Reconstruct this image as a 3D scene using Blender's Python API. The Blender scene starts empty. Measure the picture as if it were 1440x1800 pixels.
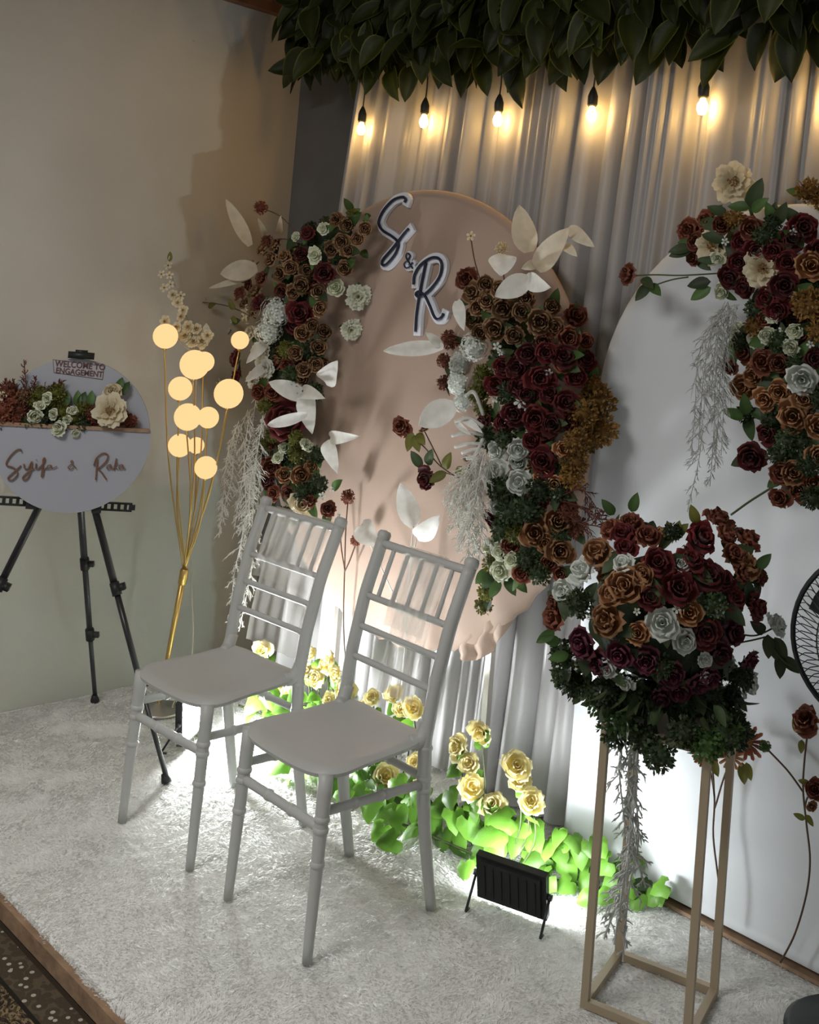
import bpy, math, random
import numpy as np
from mathutils import Vector, Matrix

# ------------------------------------------------------------------ camera, world, exposure
F, PX, PY = 1925.0, 720.0, 470.0
ROLL, PITCH, YAW = math.atan(.083), math.radians(2.0), math.radians(46.0)
CAM = np.array([0.0, 0.0, 1.6])
fw = np.array([-math.sin(YAW)*math.cos(PITCH), math.cos(YAW)*math.cos(PITCH), math.sin(PITCH)])
r0 = np.array([math.cos(YAW), math.sin(YAW), 0.0]); u0 = np.cross(r0, fw)
RT = r0*math.cos(ROLL) + u0*math.sin(ROLL); UP = np.cross(RT, fw)
scene = bpy.context.scene
col = scene.collection
cd = bpy.data.cameras.new('camera'); cam = bpy.data.objects.new('camera', cd); col.objects.link(cam)
cd.sensor_fit = 'VERTICAL'; cd.sensor_height = 36.0; cd.lens = F/1800*36.0
cd.shift_y = -(900-PY)/1800.0; cd.clip_start = .02
cam.matrix_world = Matrix(((RT[0], UP[0], -fw[0], CAM[0]), (RT[1], UP[1], -fw[1], CAM[1]), (RT[2], UP[2], -fw[2], CAM[2]), (0, 0, 0, 1)))
scene.camera = cam
w = bpy.data.worlds.new('world'); scene.world = w; w.use_nodes = True
bgn = w.node_tree.nodes['Background']; bgn.inputs[0].default_value = (1.0, .985, .95, 1); bgn.inputs[1].default_value = .27
vs = scene.view_settings
vs.view_transform = 'Standard'; vs.look = 'None'; vs.gamma = 1.0; vs.exposure = 0.45; vs.use_curve_mapping = False
# unseen hall ceiling lamp, set forward overhead to brighten the stage carpet
ld = bpy.data.lights.new('hall_ceiling_lamp', 'AREA'); ld.energy = 36; ld.size = .9; ld.color = (1.0, .985, .96)
lo = bpy.data.objects.new('hall_ceiling_lamp', ld); col.objects.link(lo); lo.location = (-2.0, -.1, 2.75)
lo.rotation_euler = (math.radians(6), 0, 0)
FLOOD_A, FLOOD_B, BULB, GLOBE = 370.0, 62.0, 66.0, .80

# ------------------------------------------------------------------ placing: where a sight line meets a real plane
def ray(x, y): return fw + RT*(x-PX)/F - UP*(y-PY)/F
def onz(x, y, z=0.0): d = ray(x, y); return CAM + d*((z-CAM[2])/d[2])
def ony(x, y, Y): d = ray(x, y); return CAM + d*((Y-CAM[1])/d[1])
def atd(x, y, d): return CAM + ray(x, y)*d
def onpl(x, y, p0, n): d = ray(x, y); return CAM + d*(np.dot(p0-CAM, n)/np.dot(d, n))
def depth(p): return float(np.dot(np.array(p)-CAM, fw))
def nrm(v): v = np.array(v, float); return v/max(np.linalg.norm(v), 1e-9)
rnd = random.Random(7)

# ------------------------------------------------------------------ materials
def mat(name, colr, rough=.6, tip=None, noise=0.0, nscale=20, spec=.3, metal=0, transl=0.0, alpha=1.0, bump=0.0, bscale=60, objvar=0.0, sheen=0.0):
    m = bpy.data.materials.new(name); m.use_nodes = True
    nt = m.node_tree; N = nt.nodes; L = nt.links; b = N['Principled BSDF']
    b.inputs['Roughness'].default_value = rough; b.inputs['Metallic'].default_value = metal
    b.inputs['Specular IOR Level'].default_value = spec
    b.inputs['Sheen Weight'].default_value = sheen
    c = None
    def rgb(cc):
        n = N.new('ShaderNodeRGB'); n.outputs[0].default_value = (*cc, 1); return n.outputs[0]
    c = rgb(colr)
    if tip is not None:
        a = N.new('ShaderNodeAttribute'); a.attribute_name = 'tip'
        mx = N.new('ShaderNodeMix'); mx.data_type = 'RGBA'
        L.new(a.outputs['Fac'], mx.inputs[0]); L.new(c, mx.inputs[6]); L.new(rgb(tip), mx.inputs[7]); c = mx.outputs[2]
    if noise or objvar:
        hs = N.new('ShaderNodeHueSaturation'); L.new(c, hs.inputs['Color']); c = hs.outputs[0]
        add = None
        if noise:
            tc = N.new('ShaderNodeTexCoord'); tx = N.new('ShaderNodeTexNoise'); tx.inputs['Scale'].default_value = nscale; tx.inputs['Detail'].default_value = 5
            L.new(tc.outputs['Object'], tx.inputs['Vector'])
            mr = N.new('ShaderNodeMapRange'); mr.inputs[1].default_value = .3; mr.inputs[2].default_value = .7
            mr.inputs[3].default_value = 1-noise; mr.inputs[4].default_value = 1+noise; L.new(tx.outputs['Fac'], mr.inputs[0]); add = mr.outputs[0]
        if objvar:
            oi = N.new('ShaderNodeObjectInfo'); mr = N.new('ShaderNodeMapRange'); mr.inputs[3].default_value = 1-objvar; mr.inputs[4].default_value = 1+objvar
            L.new(oi.outputs['Random'], mr.inputs[0])
            if add is None: add = mr.outputs[0]
            else:
                mm = N.new('ShaderNodeMath'); mm.operation = 'MULTIPLY'; L.new(add, mm.inputs[0]); L.new(mr.outputs[0], mm.inputs[1]); add = mm.outputs[0]
        L.new(add, hs.inputs['Value'])
    L.new(c, b.inputs['Base Color'])
    if bump:
        tc = N.new('ShaderNodeTexCoord'); tx = N.new('ShaderNodeTexNoise'); tx.inputs['Scale'].default_value = bscale; tx.inputs['Detail'].default_value = 6
        L.new(tc.outputs['Object'], tx.inputs['Vector']); bp = N.new('ShaderNodeBump'); bp.inputs['Strength'].default_value = bump; bp.inputs['Distance'].default_value = .01
        L.new(tx.outputs['Fac'], bp.inputs['Height']); L.new(bp.outputs[0], b.inputs['Normal'])
    out = N['Material Output']; sh = b.outputs[0]
    if transl:
        t = N.new('ShaderNodeBsdfTranslucent'); L.new(c, t.inputs[0]); ms = N.new('ShaderNodeMixShader'); ms.inputs[0].default_value = transl
        L.new(sh, ms.inputs[1]); L.new(t.outputs[0], ms.inputs[2]); sh = ms.outputs[0]
    if alpha < 1:
        t = N.new('ShaderNodeBsdfTransparent'); ms = N.new('ShaderNodeMixShader'); ms.inputs[0].default_value = alpha
        L.new(t.outputs[0], ms.inputs[1]); L.new(sh, ms.inputs[2]); sh = ms.outputs[0]
    L.new(sh, out.inputs[0])
    return m
def emis(name, colr, strength):
    m = bpy.data.materials.new(name); m.use_nodes = True; nt = m.node_tree; nt.nodes.clear()
    e = nt.nodes.new('ShaderNodeEmission'); e.inputs[0].default_value = (*colr, 1); e.inputs[1].default_value = strength
    o = nt.nodes.new('ShaderNodeOutputMaterial'); nt.links.new(e.outputs[0], o.inputs[0]); return m

M = {}
M['burgundy'] = mat('burgundy_petal', (.072, .005, .006), .65, tip=(.135, .013, .014), objvar=.35, transl=.25, sheen=.15)
M['rust'] = mat('rust_petal', (.145, .042, .026), .65, tip=(.26, .095, .055), objvar=.3, transl=.25)
M['brown'] = mat('brown_petal', (.13, .062, .03), .65, tip=(.33, .20, .105), objvar=.3, transl=.2)
M['copper'] = mat('copper_petal', (.22, .08, .03), .6, tip=(.46, .26, .13), objvar=.25, transl=.25)
M['mustard'] = mat('mustard_filler', (.17, .085, .02), .7, tip=(.33, .19, .05), objvar=.2, transl=.2)
M['peach'] = mat('peach_petal', (.45, .16, .07), .6, tip=(.62, .36, .2), objvar=.2, transl=.25)
M['plum'] = mat('plum_petal', (.06, .01, .02), .6, tip=(.13, .035, .05), objvar=.3, transl=.2)
M['cream'] = mat('cream_petal', (.66, .56, .36), .6, tip=(.78, .72, .55), objvar=.1, transl=.3)
M['white'] = mat('white_petal', (.62, .66, .60), .6, tip=(.80, .82, .78), objvar=.1, transl=.3)
M['greenwhite'] = mat('green_white_petal', (.62, .66, .46), .6, tip=(.84, .85, .74), objvar=.1, transl=.3)
M['yellow'] = mat('yellow_petal', (.86, .74, .30), .6, tip=(.90, .86, .58), objvar=.1, transl=.35)
M['wleaf'] = mat('white_leaf', (.70, .70, .66), .55, tip=(.80, .80, .76), objvar=.08, transl=.3, noise=.08, nscale=40)
M['creamleaf'] = mat('cream_leaf', (.62, .56, .44), .55, tip=(.70, .64, .52), objvar=.08, transl=.3, noise=.08, nscale=40)
M['leaf'] = mat('green_leaf', (.035, .075, .02), .5, tip=(.07, .13, .035), objvar=.4, transl=.2)
M['darkleaf'] = mat('dark_green_leaf', (.028, .045, .018), .55, tip=(.05, .075, .03), objvar=.4, transl=.15)
M['olive'] = mat('olive_leaf', (.10, .11, .02), .55, tip=(.18, .17, .04), objvar=.3, transl=.25)
M['ivy'] = mat('ivy_leaf', (.075, .20, .018), .45, tip=(.17, .36, .05), objvar=.5, transl=.35, noise=.2, nscale=60)
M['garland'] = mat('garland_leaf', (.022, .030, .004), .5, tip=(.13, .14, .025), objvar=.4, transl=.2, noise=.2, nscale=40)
M['stem'] = mat('green_stem', (.06, .08, .03), .6)
M['brownstem'] = mat('brown_stem', (.09, .05, .03), .6)
M['feather'] = mat('white_feather_foliage', (.80, .79, .73), .7, transl=.25)
M['greyfeather'] = mat('grey_feather_foliage', (.52, .53, .50), .7, transl=.25)
M['foam'] = mat('moss_core', (.02, .03, .014), .9, noise=.4, nscale=40, bump=.6)
M['center'] = mat('flower_center', (.20, .10, .03), .8)
M['chair'] = mat('white_chair_paint', (.43, .435, .42), .42, noise=.03, nscale=8)
M['sash'] = mat('sheer_sash', (.72, .70, .66), .5, transl=.45, alpha=.34)
M['black'] = mat('black_plastic', (.016, .018, .018), .45)
M['blackmetal'] = mat('black_metal', (.016, .016, .018), .35, spec=.5)
M['greymetal'] = mat('dark_grey_tube', (.05, .055, .06), .35, metal=.4)
M['gold'] = mat('gold_metal', (.62, .42, .14), .32, metal=.9)
M['champagne'] = mat('champagne_painted_metal', (.36, .29, .20), .45, metal=.2)
M['satinmetal'] = mat('base_metal', (.42, .40, .36), .3, metal=.7)
M['signwhite'] = mat('sign_board', (.33, .34, .385), .4)
M['signlabel'] = mat('sign_label', (.37, .345, .37), .6)
M['signink'] = mat('sign_ink', (.10, .045, .04), .6)
M['script'] = mat('script_acrylic', (.17, .085, .05), .35)
M['letter'] = mat('dark_letter_tube', (.018, .02, .045), .4)
M['backing'] = mat('white_acrylic', (.72, .74, .80), .35)
M['bulb'] = emis('warm_bulb_glow', (1.0, .60, .19), BULB)
M['globe'] = emis('warm_globe_glow', (1.0, .66, .30), GLOBE)
M['flood_a'] = emis('cool_led_glow_a', (.94, .975, 1.0), FLOOD_A)
M['flood_b'] = emis('cool_led_glow_b', (.93, .97, 1.0), FLOOD_B)
M['wood'] = mat('raw_wood_edge', (.27, .175, .11), .7, noise=.25, nscale=25, bump=.2)
M['beam'] = mat('brown_beam', (.20, .08, .035), .55, noise=.3, nscale=15)
M['ceiling'] = mat('ceiling_board', (.30, .26, .21), .8, noise=.08, nscale=4)

# ------------------------------------------------------------------ mesh builder
class MB:
    def __init__(s): s.v = []; s.f = []; s.t = []; s.m = []
    def add(s, vs, fs, tips=None, mi=0):
        o = len(s.v); s.v += [tuple(map(float, p)) for p in vs]; s.f += [tuple(i+o for i in f) for f in fs]
        s.t += list(tips) if tips is not None else [0.0]*len(vs); s.m += [mi]*len(fs); return s
    def grid(s, P, tips=None, mi=0, closed=False):
        nu = len(P); nv = len(P[0]); vs = [p for row in P for p in row]; fs = []
        for i in range(nu if closed else nu-1):
            for j in range(nv-1):
                a = i*nv+j; b = ((i+1) % nu)*nv+j; fs.append((a, b, b+1, a+1))
        return s.add(vs, fs, [t for row in tips for t in row] if tips is not None else None, mi)
    def tube(s, pts, rad, seg=8, caps=True, mi=0, tip=None):
        pts = [np.array(p, float) for p in pts]; n = len(pts)
        rad = [rad]*n if np.isscalar(rad) else list(rad)
        vs = []; prev = None
        for i in range(n):
            d = nrm(pts[min(i+1, n-1)]-pts[max(i-1, 0)])
            if prev is None:
                a = np.array([0, 0, 1.0]) if abs(d[2]) < .9 else np.array([1.0, 0, 0])
                x = nrm(np.cross(a, d))
            else: x = nrm(prev - d*np.dot(prev, d))
            prev = x; y = np.cross(d, x)
            for k in range(seg):
                t = 2*math.pi*k/seg; vs.append(pts[i]+rad[i]*(x*math.cos(t)+y*math.sin(t)))
        fs = [(i*seg+k, i*seg+(k+1) % seg, (i+1)*seg+(k+1) % seg, (i+1)*seg+k) for i in range(n-1) for k in range(seg)]
        if caps: fs += [tuple(range(seg-1, -1, -1)), tuple(range((n-1)*seg, n*seg))]
        return s.add(vs, fs, [tip]*len(vs) if tip is not None else None, mi)
    def box(s, c, sx, sy, sz, X=(1, 0, 0), Y=(0, 1, 0), Z=(0, 0, 1), mi=0):
        c = np.array(c, float); X = np.array(X, float)*sx/2; Y = np.array(Y, float)*sy/2; Z = np.array(Z, float)*sz/2
        vs = [c+a*X+b*Y+d*Z for a in (-1, 1) for b in (-1, 1) for d in (-1, 1)]
        return s.add(vs, [(0, 1, 3, 2), (4, 6, 7, 5), (0, 4, 5, 1), (2, 3, 7, 6), (0, 2, 6, 4), (1, 5, 7, 3)], None, mi)
    def lathe(s, prof, c=(0, 0, 0), ax=(0, 0, 1), seg=20, mi=0):
        ax = nrm(ax); a = np.array([1.0, 0, 0]) if abs(ax[0]) < .9 else np.array([0, 1.0, 0]); x = nrm(np.cross(a, ax)); y = np.cross(ax, x); c = np.array(c, float)
        P = [[c+ax*h+(x*math.cos(t)+y*math.sin(t))*r for r, h in prof] for t in [2*math.pi*k/seg for k in range(seg)]]
        return s.grid(P, None, mi, closed=True)
    def ball(s, c, r, nu=12, nv=8, mi=0, sc=(1, 1, 1)):
        P = [[np.array(c)+np.array(sc)*r*np.array([math.sin(b)*math.cos(a), math.sin(b)*math.sin(a), math.cos(b)]) for b in [math.pi*j/nv for j in range(nv+1)]] for a in [2*math.pi*i/nu for i in range(nu)]]
        return s.grid(P, None, mi, closed=True)
    def mesh(s, name, mats, smooth=True):
        me = bpy.data.meshes.new(name); me.from_pydata(s.v, [], s.f)
        for m in (mats if isinstance(mats, (list, tuple)) else [mats]): me.materials.append(M[m] if isinstance(m, str) else m)
        a = me.attributes.new('tip', 'FLOAT', 'POINT'); a.data.foreach_set('value', s.t)
        me.polygons.foreach_set('material_index', s.m)
        if smooth: me.polygons.foreach_set('use_smooth', [True]*len(me.polygons))
        me.update(); return me

WM = {}
def link(o, parent=None, world=None):
    col.objects.link(o)
    if world is not None: o.matrix_basis = world
    wm = o.matrix_basis.copy()
    if parent is not None:
        o.parent = parent; o.matrix_parent_inverse = WM[parent.name].inverted()
    WM[o.name] = wm; return o
def part(name, mb, mats, parent=None, smooth=True, world=None, label=None):
    me = mb if isinstance(mb, bpy.types.Mesh) else mb.mesh(name, mats, smooth)
    o = bpy.data.objects.new(name, me); link(o, parent, world)
    if label: o['label'] = label
    return o
def tag(o, label, cat, group=None, kind=None):
    if kind: o['kind'] = kind
    if label: o['label'] = label
    if cat: o['category'] = cat
    if group: o['group'] = group
    return o
def thing(name, loc, label, cat, group=None, rz=0.0):
    o = bpy.data.objects.new(name, None); o.empty_display_size = .05
    link(o, None, Matrix.Translation(Vector(loc)) @ Matrix.Rotation(rz, 4, 'Z')); return tag(o, label, cat, group)
def lpart(name, mb, mats, parent, smooth=True, label=None):      # geometry given in the thing's own frame
    o = part(name, mb, mats, parent, smooth, WM[parent.name], label); return o
def frame(p, n, roll=0.0, sc=1.0):                                # a matrix: +Z along n at p
    n = nrm(n); a = np.array([0, 0, 1.0]) if abs(n[2]) < .95 else np.array([0, 1.0, 0]); x = nrm(np.cross(a, n)); y = np.cross(n, x)
    x2 = x*math.cos(roll)+y*math.sin(roll); y2 = np.cross(n, x2)
    return Matrix(((x2[0]*sc, y2[0]*sc, n[0]*sc, p[0]), (x2[1]*sc, y2[1]*sc, n[1]*sc, p[1]), (x2[2]*sc, y2[2]*sc, n[2]*sc, p[2]), (0, 0, 0, 1)))
def spline(pts, n=8):
    P = [np.array(p, float) for p in pts]; P = [2*P[0]-P[1]]+P+[2*P[-1]-P[-2]]; out = []
    for i in range(1, len(P)-2):
        for k in range(n):
            t = k/n; a, b, c, d = P[i-1:i+3]
            out.append(.5*((2*b)+(-a+c)*t+(2*a-5*b+4*c-d)*t*t+(-a+3*b-3*c+d)*t**3))
    out.append(P[-2]); return out

# ------------------------------------------------------------------ the room
XW, YWALL, YB = -3.862, 2.965, 2.72     # left wall, back wall, front of the round board
FRONT, RIGHT, FLOORZ = 1.333, .6, -.046
def wallmat():
    m = mat('old_plaster', (.37, .365, .33), .85, bump=.12, bscale=25)
    nt = m.node_tree; N = nt.nodes; L = nt.links; b = N['Principled BSDF']
    tc = N.new('ShaderNodeTexCoord'); sp = N.new('ShaderNodeSeparateXYZ'); L.new(tc.outputs['Object'], sp.inputs[0])
    n1 = N.new('ShaderNodeTexNoise'); n1.inputs['Scale'].default_value = 6; n1.inputs['Detail'].default_value = 8; L.new(tc.outputs['Object'], n1.inputs['Vector'])
    n2 = N.new('ShaderNodeTexNoise'); n2.inputs['Scale'].default_value = 1.3; n2.inputs['Detail'].default_value = 4; L.new(tc.outputs['Object'], n2.inputs['Vector'])
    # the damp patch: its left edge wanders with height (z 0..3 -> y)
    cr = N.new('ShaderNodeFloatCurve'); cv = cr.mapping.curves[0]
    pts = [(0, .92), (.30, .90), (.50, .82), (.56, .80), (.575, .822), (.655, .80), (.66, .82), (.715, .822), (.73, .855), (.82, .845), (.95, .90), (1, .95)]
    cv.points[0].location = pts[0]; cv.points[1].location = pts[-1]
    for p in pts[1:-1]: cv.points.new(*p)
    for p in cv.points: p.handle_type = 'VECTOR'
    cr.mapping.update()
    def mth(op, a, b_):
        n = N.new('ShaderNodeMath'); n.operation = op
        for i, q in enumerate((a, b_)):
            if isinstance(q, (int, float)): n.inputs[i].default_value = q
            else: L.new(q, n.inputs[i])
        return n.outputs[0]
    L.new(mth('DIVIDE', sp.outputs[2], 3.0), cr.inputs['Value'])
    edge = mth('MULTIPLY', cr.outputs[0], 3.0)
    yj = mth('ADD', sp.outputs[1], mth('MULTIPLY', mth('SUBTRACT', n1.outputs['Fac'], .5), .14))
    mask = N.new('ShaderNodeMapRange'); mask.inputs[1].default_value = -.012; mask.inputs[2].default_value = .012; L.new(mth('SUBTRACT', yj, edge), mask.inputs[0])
    # broad worn patches
    mr = N.new('ShaderNodeMapRange'); mr.inputs[1].default_value = .35; mr.inputs[2].default_value = .65; L.new(n2.outputs['Fac'], mr.inputs[0])
    def mix(f, a, b_):
        n = N.new('ShaderNodeMix'); n.data_type = 'RGBA'; L.new(f, n.inputs[0])
        for i, q in ((6, a), (7, b_)):
            if isinstance(q, tuple): n.inputs[i].default_value = (*q, 1)
            else: L.new(q, n.inputs[i])
        return n.outputs[2]
    base = mix(mr.outputs[0], (.46, .45, .41), (.53, .52, .48))
    low = N.new('ShaderNodeMapRange'); low.inputs[1].default_value = .80; low.inputs[2].default_value = .775; L.new(mth('ADD', sp.outputs[2], mth('MULTIPLY', mth('SUBTRACT', n1.outputs['Fac'], .5), .02)), low.inputs[0])
    base = mix(low.outputs[0], base, (.47, .48, .43))
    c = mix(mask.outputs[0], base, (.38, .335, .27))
    # small nail marks and scuffs
    vo = N.new('ShaderNodeTexVoronoi'); vo.inputs['Scale'].default_value = 3.2; L.new(tc.outputs['Object'], vo.inputs['Vector'])
    sc_ = N.new('ShaderNodeMapRange'); sc_.inputs[1].default_value = .035; sc_.inputs[2].default_value = .02; L.new(mth('ADD', vo.outputs['Distance'], mth('MULTIPLY', mth('SUBTRACT', n1.outputs['Fac'], .5), .05)), sc_.inputs[0])
    c = mix(sc_.outputs[0], c, (.16, .14, .12))
    L.new(c, b.inputs['Base Color']); return m
M['wall'] = wallmat()
def slab(name, x0, x1, y0, y1, z0, z1, m, lab=None):
    mb = MB(); mb.box(((x0+x1)/2, (y0+y1)/2, (z0+z1)/2), x1-x0, y1-y0, z1-z0)
    return tag(part(name, mb, m, smooth=False), lab, None, kind='structure')
slab('wall_left', XW-.12, XW, -1.0, YWALL+.12, FLOORZ, 2.95, 'wall')
M['backwall'] = mat('grey_plaster', (.13, .125, .12), .85, noise=.08, nscale=5, bump=.1)
slab('wall_back', XW, 1.6, YWALL, YWALL+.12, FLOORZ, 2.95, 'backwall')
slab('ceiling', XW-.12, 1.6, -1.0, YWALL+.12, 2.95, 3.03, 'ceiling')
slab('trim_1', XW, XW+.05, -1.0, YWALL, 2.805, 2.87, 'beam', 'brown wooden batten along the top of the left wall')
def rugmat():
    m = mat('oriental_rug', (.05, .035, .02), .9, bump=.4, bscale=300); nt = m.node_tree; N = nt.nodes; L = nt.links; b = N['Principled BSDF']
    tc = N.new('ShaderNodeTexCoord'); sp = N.new('ShaderNodeSeparateXYZ'); L.new(tc.outputs['Object'], sp.inputs[0])
    nz = N.new('ShaderNodeTexNoise'); nz.inputs['Scale'].default_value = 26; nz.inputs['Detail'].default_value = 3; nz.inputs['Distortion'].default_value = 1.8; L.new(tc.outputs['Object'], nz.inputs['Vector'])
    r = N.new('ShaderNodeValToRGB'); r.color_ramp.interpolation = 'CONSTANT'; e = r.color_ramp.elements
    e[0].position = 0; e[0].color = (.018, .013, .009, 1); e[1].position = .44; e[1].color = (.07, .045, .022, 1)
    q = e.new(.5); q.color = (.21, .155, .085, 1); q = e.new(.56); q.color = (.035, .024, .014, 1); q = e.new(.64); q.color = (.12, .085, .045, 1)
    L.new(nz.outputs['Fac'], r.inputs[0])
    vo = N.new('ShaderNodeTexVoronoi'); vo.inputs['Scale'].default_value = 38; L.new(tc.outputs['Object'], vo.inputs['Vector'])
    r2 = N.new('ShaderNodeValToRGB'); r2.color_ramp.interpolation = 'CONSTANT'; e = r2.color_ramp.elements
    e[0].position = 0; e[0].color = (.42, .38, .31, 1); e[1].position = .22; e[1].color = (.06, .045, .028, 1); q = e.new(.62); q.color = (.095, .07, .045, 1)
    L.new(vo.outputs['Distance'], r2.inputs[0])
    def st(a, v):
        n = N.new('ShaderNodeMath'); n.operation = 'GREATER_THAN'; L.new(a, n.inputs[0]); n.inputs[1].default_value = v; return n.outputs[0]
    def mix(f, a, c):
        n = N.new('ShaderNodeMix'); n.data_type = 'RGBA'; L.new(f, n.inputs[0])
        for i, k in ((6, a), (7, c)):
            if isinstance(k, tuple): n.inputs[i].default_value = (*k, 1)
            else: L.new(k, n.inputs[i])
        return n.outputs[2]
    c = mix(st(sp.outputs[1], 1.225), r.outputs[0], (.012, .009, .006)); c = mix(st(sp.outputs[1], 1.236), c, r2.outputs[0]); c = mix(st(sp.outputs[1], 1.318), c, (.03, .02, .012))
    L.new(c, b.inputs['Base Color']); return m
M['rug'] = rugmat(); M['floor'] = mat('hall_tile', (.28, .26, .23), .5)
slab('floor', XW-.12, 1.6, -1.0, YWALL+.12, FLOORZ-.1, FLOORZ-.012, 'floor')
mb = MB(); mb.box((-1.6, .4, FLOORZ-.006), 3.9, 1.86, .012)
tag(part('patterned_rug', mb, 'rug', smooth=False), 'dark brown oriental patterned rug on the floor before the stage', 'rug')

# stage with its raw timber edge, and the white fur carpet on it
st = thing('stage_platform', (-1.7, 2.1, FLOORZ), 'low stage platform with raw brown wooden front edge', 'platform')
mb = MB(); mb.box(((XW+RIGHT)/2, (FRONT+YWALL)/2+.012, (FLOORZ-.02)/2-.0), RIGHT-XW-.004, YWALL-FRONT-.03, -FLOORZ-.02)
part('deck', mb, 'wood', st, smooth=False)
mb = MB(); mb.box(((XW+RIGHT)/2, FRONT+.008, (FLOORZ-.004)/2), RIGHT-XW-.004, .018, -FLOORZ-.004)
part('front_edge_board', mb, 'wood', st, smooth=False)
M['fur'] = mat('white_fur_base', (.78, .78, .76), .95, noise=.06, nscale=9, bump=.5, bscale=140)
M['pile'] = mat('white_fur_pile', (.88, .88, .86), .9, transl=.45)
def fieldnoise(x, y, s, seed):
    r = np.random.RandomState(seed); o = np.zeros_like(x)
    for k in range(10):
        a = r.rand()*6.283; f = s*(.5+1.5*r.rand()); o += np.sin((x*math.cos(a)+y*math.sin(a))*f+r.rand()*6.283)
    return o/10
def furz(x, y): return .004*fieldnoise(x, y, 22, 3)+.003*fieldnoise(x, y, 60, 4)-.004
nx, ny = 330, 120
xs = np.linspace(XW+.002, RIGHT, nx); ys = np.linspace(FRONT+.018, YWALL-.004, ny); GX, GY = np.meshgrid(xs, ys, indexing='ij')
GZ = furz(GX, GY); GZ[:, 0] -= .012
mb = MB(); mb.grid([[(GX[i, j], GY[i, j], GZ[i, j]) for j in range(ny)] for i in range(nx)])
for (a, b_) in ((0, 1),):
    mb.grid([[(GX[i, 0], FRONT+.018, -.02), (GX[i, 0], FRONT+.018, GZ[i, 0])] for i in range(nx)])
carpet = tag(part('fur_carpet', mb, 'fur'), 'white fluffy fur carpet covering the stage', 'carpet')
def pile(n, seed):
    r = np.random.RandomState(seed); x = XW+.01+r.rand(n)*(RIGHT-.9-XW); y = FRONT+.012+r.rand(n)*(YWALL-FRONT-.03); z = furz(x, y)-.002
    cl = fieldnoise(x, y, 14, 8)*2.6+fieldnoise(x, y, 40, 9)*2.0; a = 1.5*cl+r.randn(n)*.7
    ln = .009+.007*r.rand(n); up = .35+.4*r.rand(n); wd = .0009+.0008*r.rand(n)
    dx, dy = np.cos(a), np.sin(a); V = np.zeros((n, 4, 3))
    V[:, 0] = np.c_[x-dy*wd, y+dx*wd, z]; V[:, 1] = np.c_[x+dy*wd, y-dx*wd, z]
    m = np.c_[x+dx*ln*.45, y+dy*ln*.45, z+ln*up*.75]; V[:, 2] = m+np.c_[dy*wd*.7, -dx*wd*.7, 0*x]
    V[:, 3] = np.c_[x+dx*ln, y+dy*ln, z+ln*up*.9]
    me = bpy.data.meshes.new('pile'); me.vertices.add(4*n); me.vertices.foreach_set('co', V.reshape(-1))
    I = np.arange(n)*4; Fi = np.stack([I, I+1, I+2, I, I+2, I+3], 1).reshape(-1).astype(np.int32)
    me.loops.add(6*n); me.loops.foreach_set('vertex_index', Fi); me.polygons.add(2*n); me.polygons.foreach_set('loop_start', np.arange(2*n, dtype=np.int32)*3)
    me.update(calc_edges=True); me.validate(); me.materials.append(M['pile']); return me
pl = part('pile', pile(260000, 5), None, carpet); pl['kind'] = 'stuff'

# ------------------------------------------------------------------ curtain
def curtainmat():
    m = mat('sheer_white_drape', (.54, .525, .525), .38, spec=.5, transl=.35, sheen=.3); return m
M['curtain'] = curtainmat()
def curtain():
    nx, nz = 760, 46; x0t, x0b, x1 = -3.33, -3.56, .3; r = np.random.RandomState(11)
    s = np.linspace(0, 1, nx); ph = np.cumsum(1+.55*np.sin(s*37+1)+.45*np.sin(s*83+2)); ph = ph/ph[-1]*2*math.pi*30
    ph2 = np.cumsum(1+.6*np.sin(s*51)+.3*np.sin(s*131)); ph2 = ph2/ph2[-1]*2*math.pi*71
    amp = 1+.5*np.sin(s*45+.5); P = []
    for i in range(nx):
        row = []
        for j in range(nz):
            t = j/(nz-1); z = 2.72*(1-t)+.012
            xl = x0t+(x0b-x0t)*t**.8; x = xl+(x1-xl)*s[i]
            g = .55+.75*t; sway = .5*math.sin(3*t+s[i]*9)*t
            f = math.sin(ph[i]+sway); f = math.copysign(abs(f)**.75, f)
            y = 2.865+.026*g*amp[i]*f+.008*math.sin(ph2[i]+2*t)*(1.2-.4*t)+.012*math.sin(z*2.1+s[i]*20)*t
            row.append((x+.012*g*math.cos(ph[i]+sway), y, z))
        P.append(row)
    mb = MB(); mb.grid(P); return mb
root = thing('curtain', (-1.6, 2.865, 0), 'pleated sheer white curtain hanging behind the two backdrop boards', 'curtain')
part('drape', curtain(), 'curtain', root)
mb = MB(); mb.tube([(-3.5, 2.865, 2.735), (.35, 2.865, 2.735)], .012, 8); part('rod', mb, 'greymetal', root)

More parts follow.
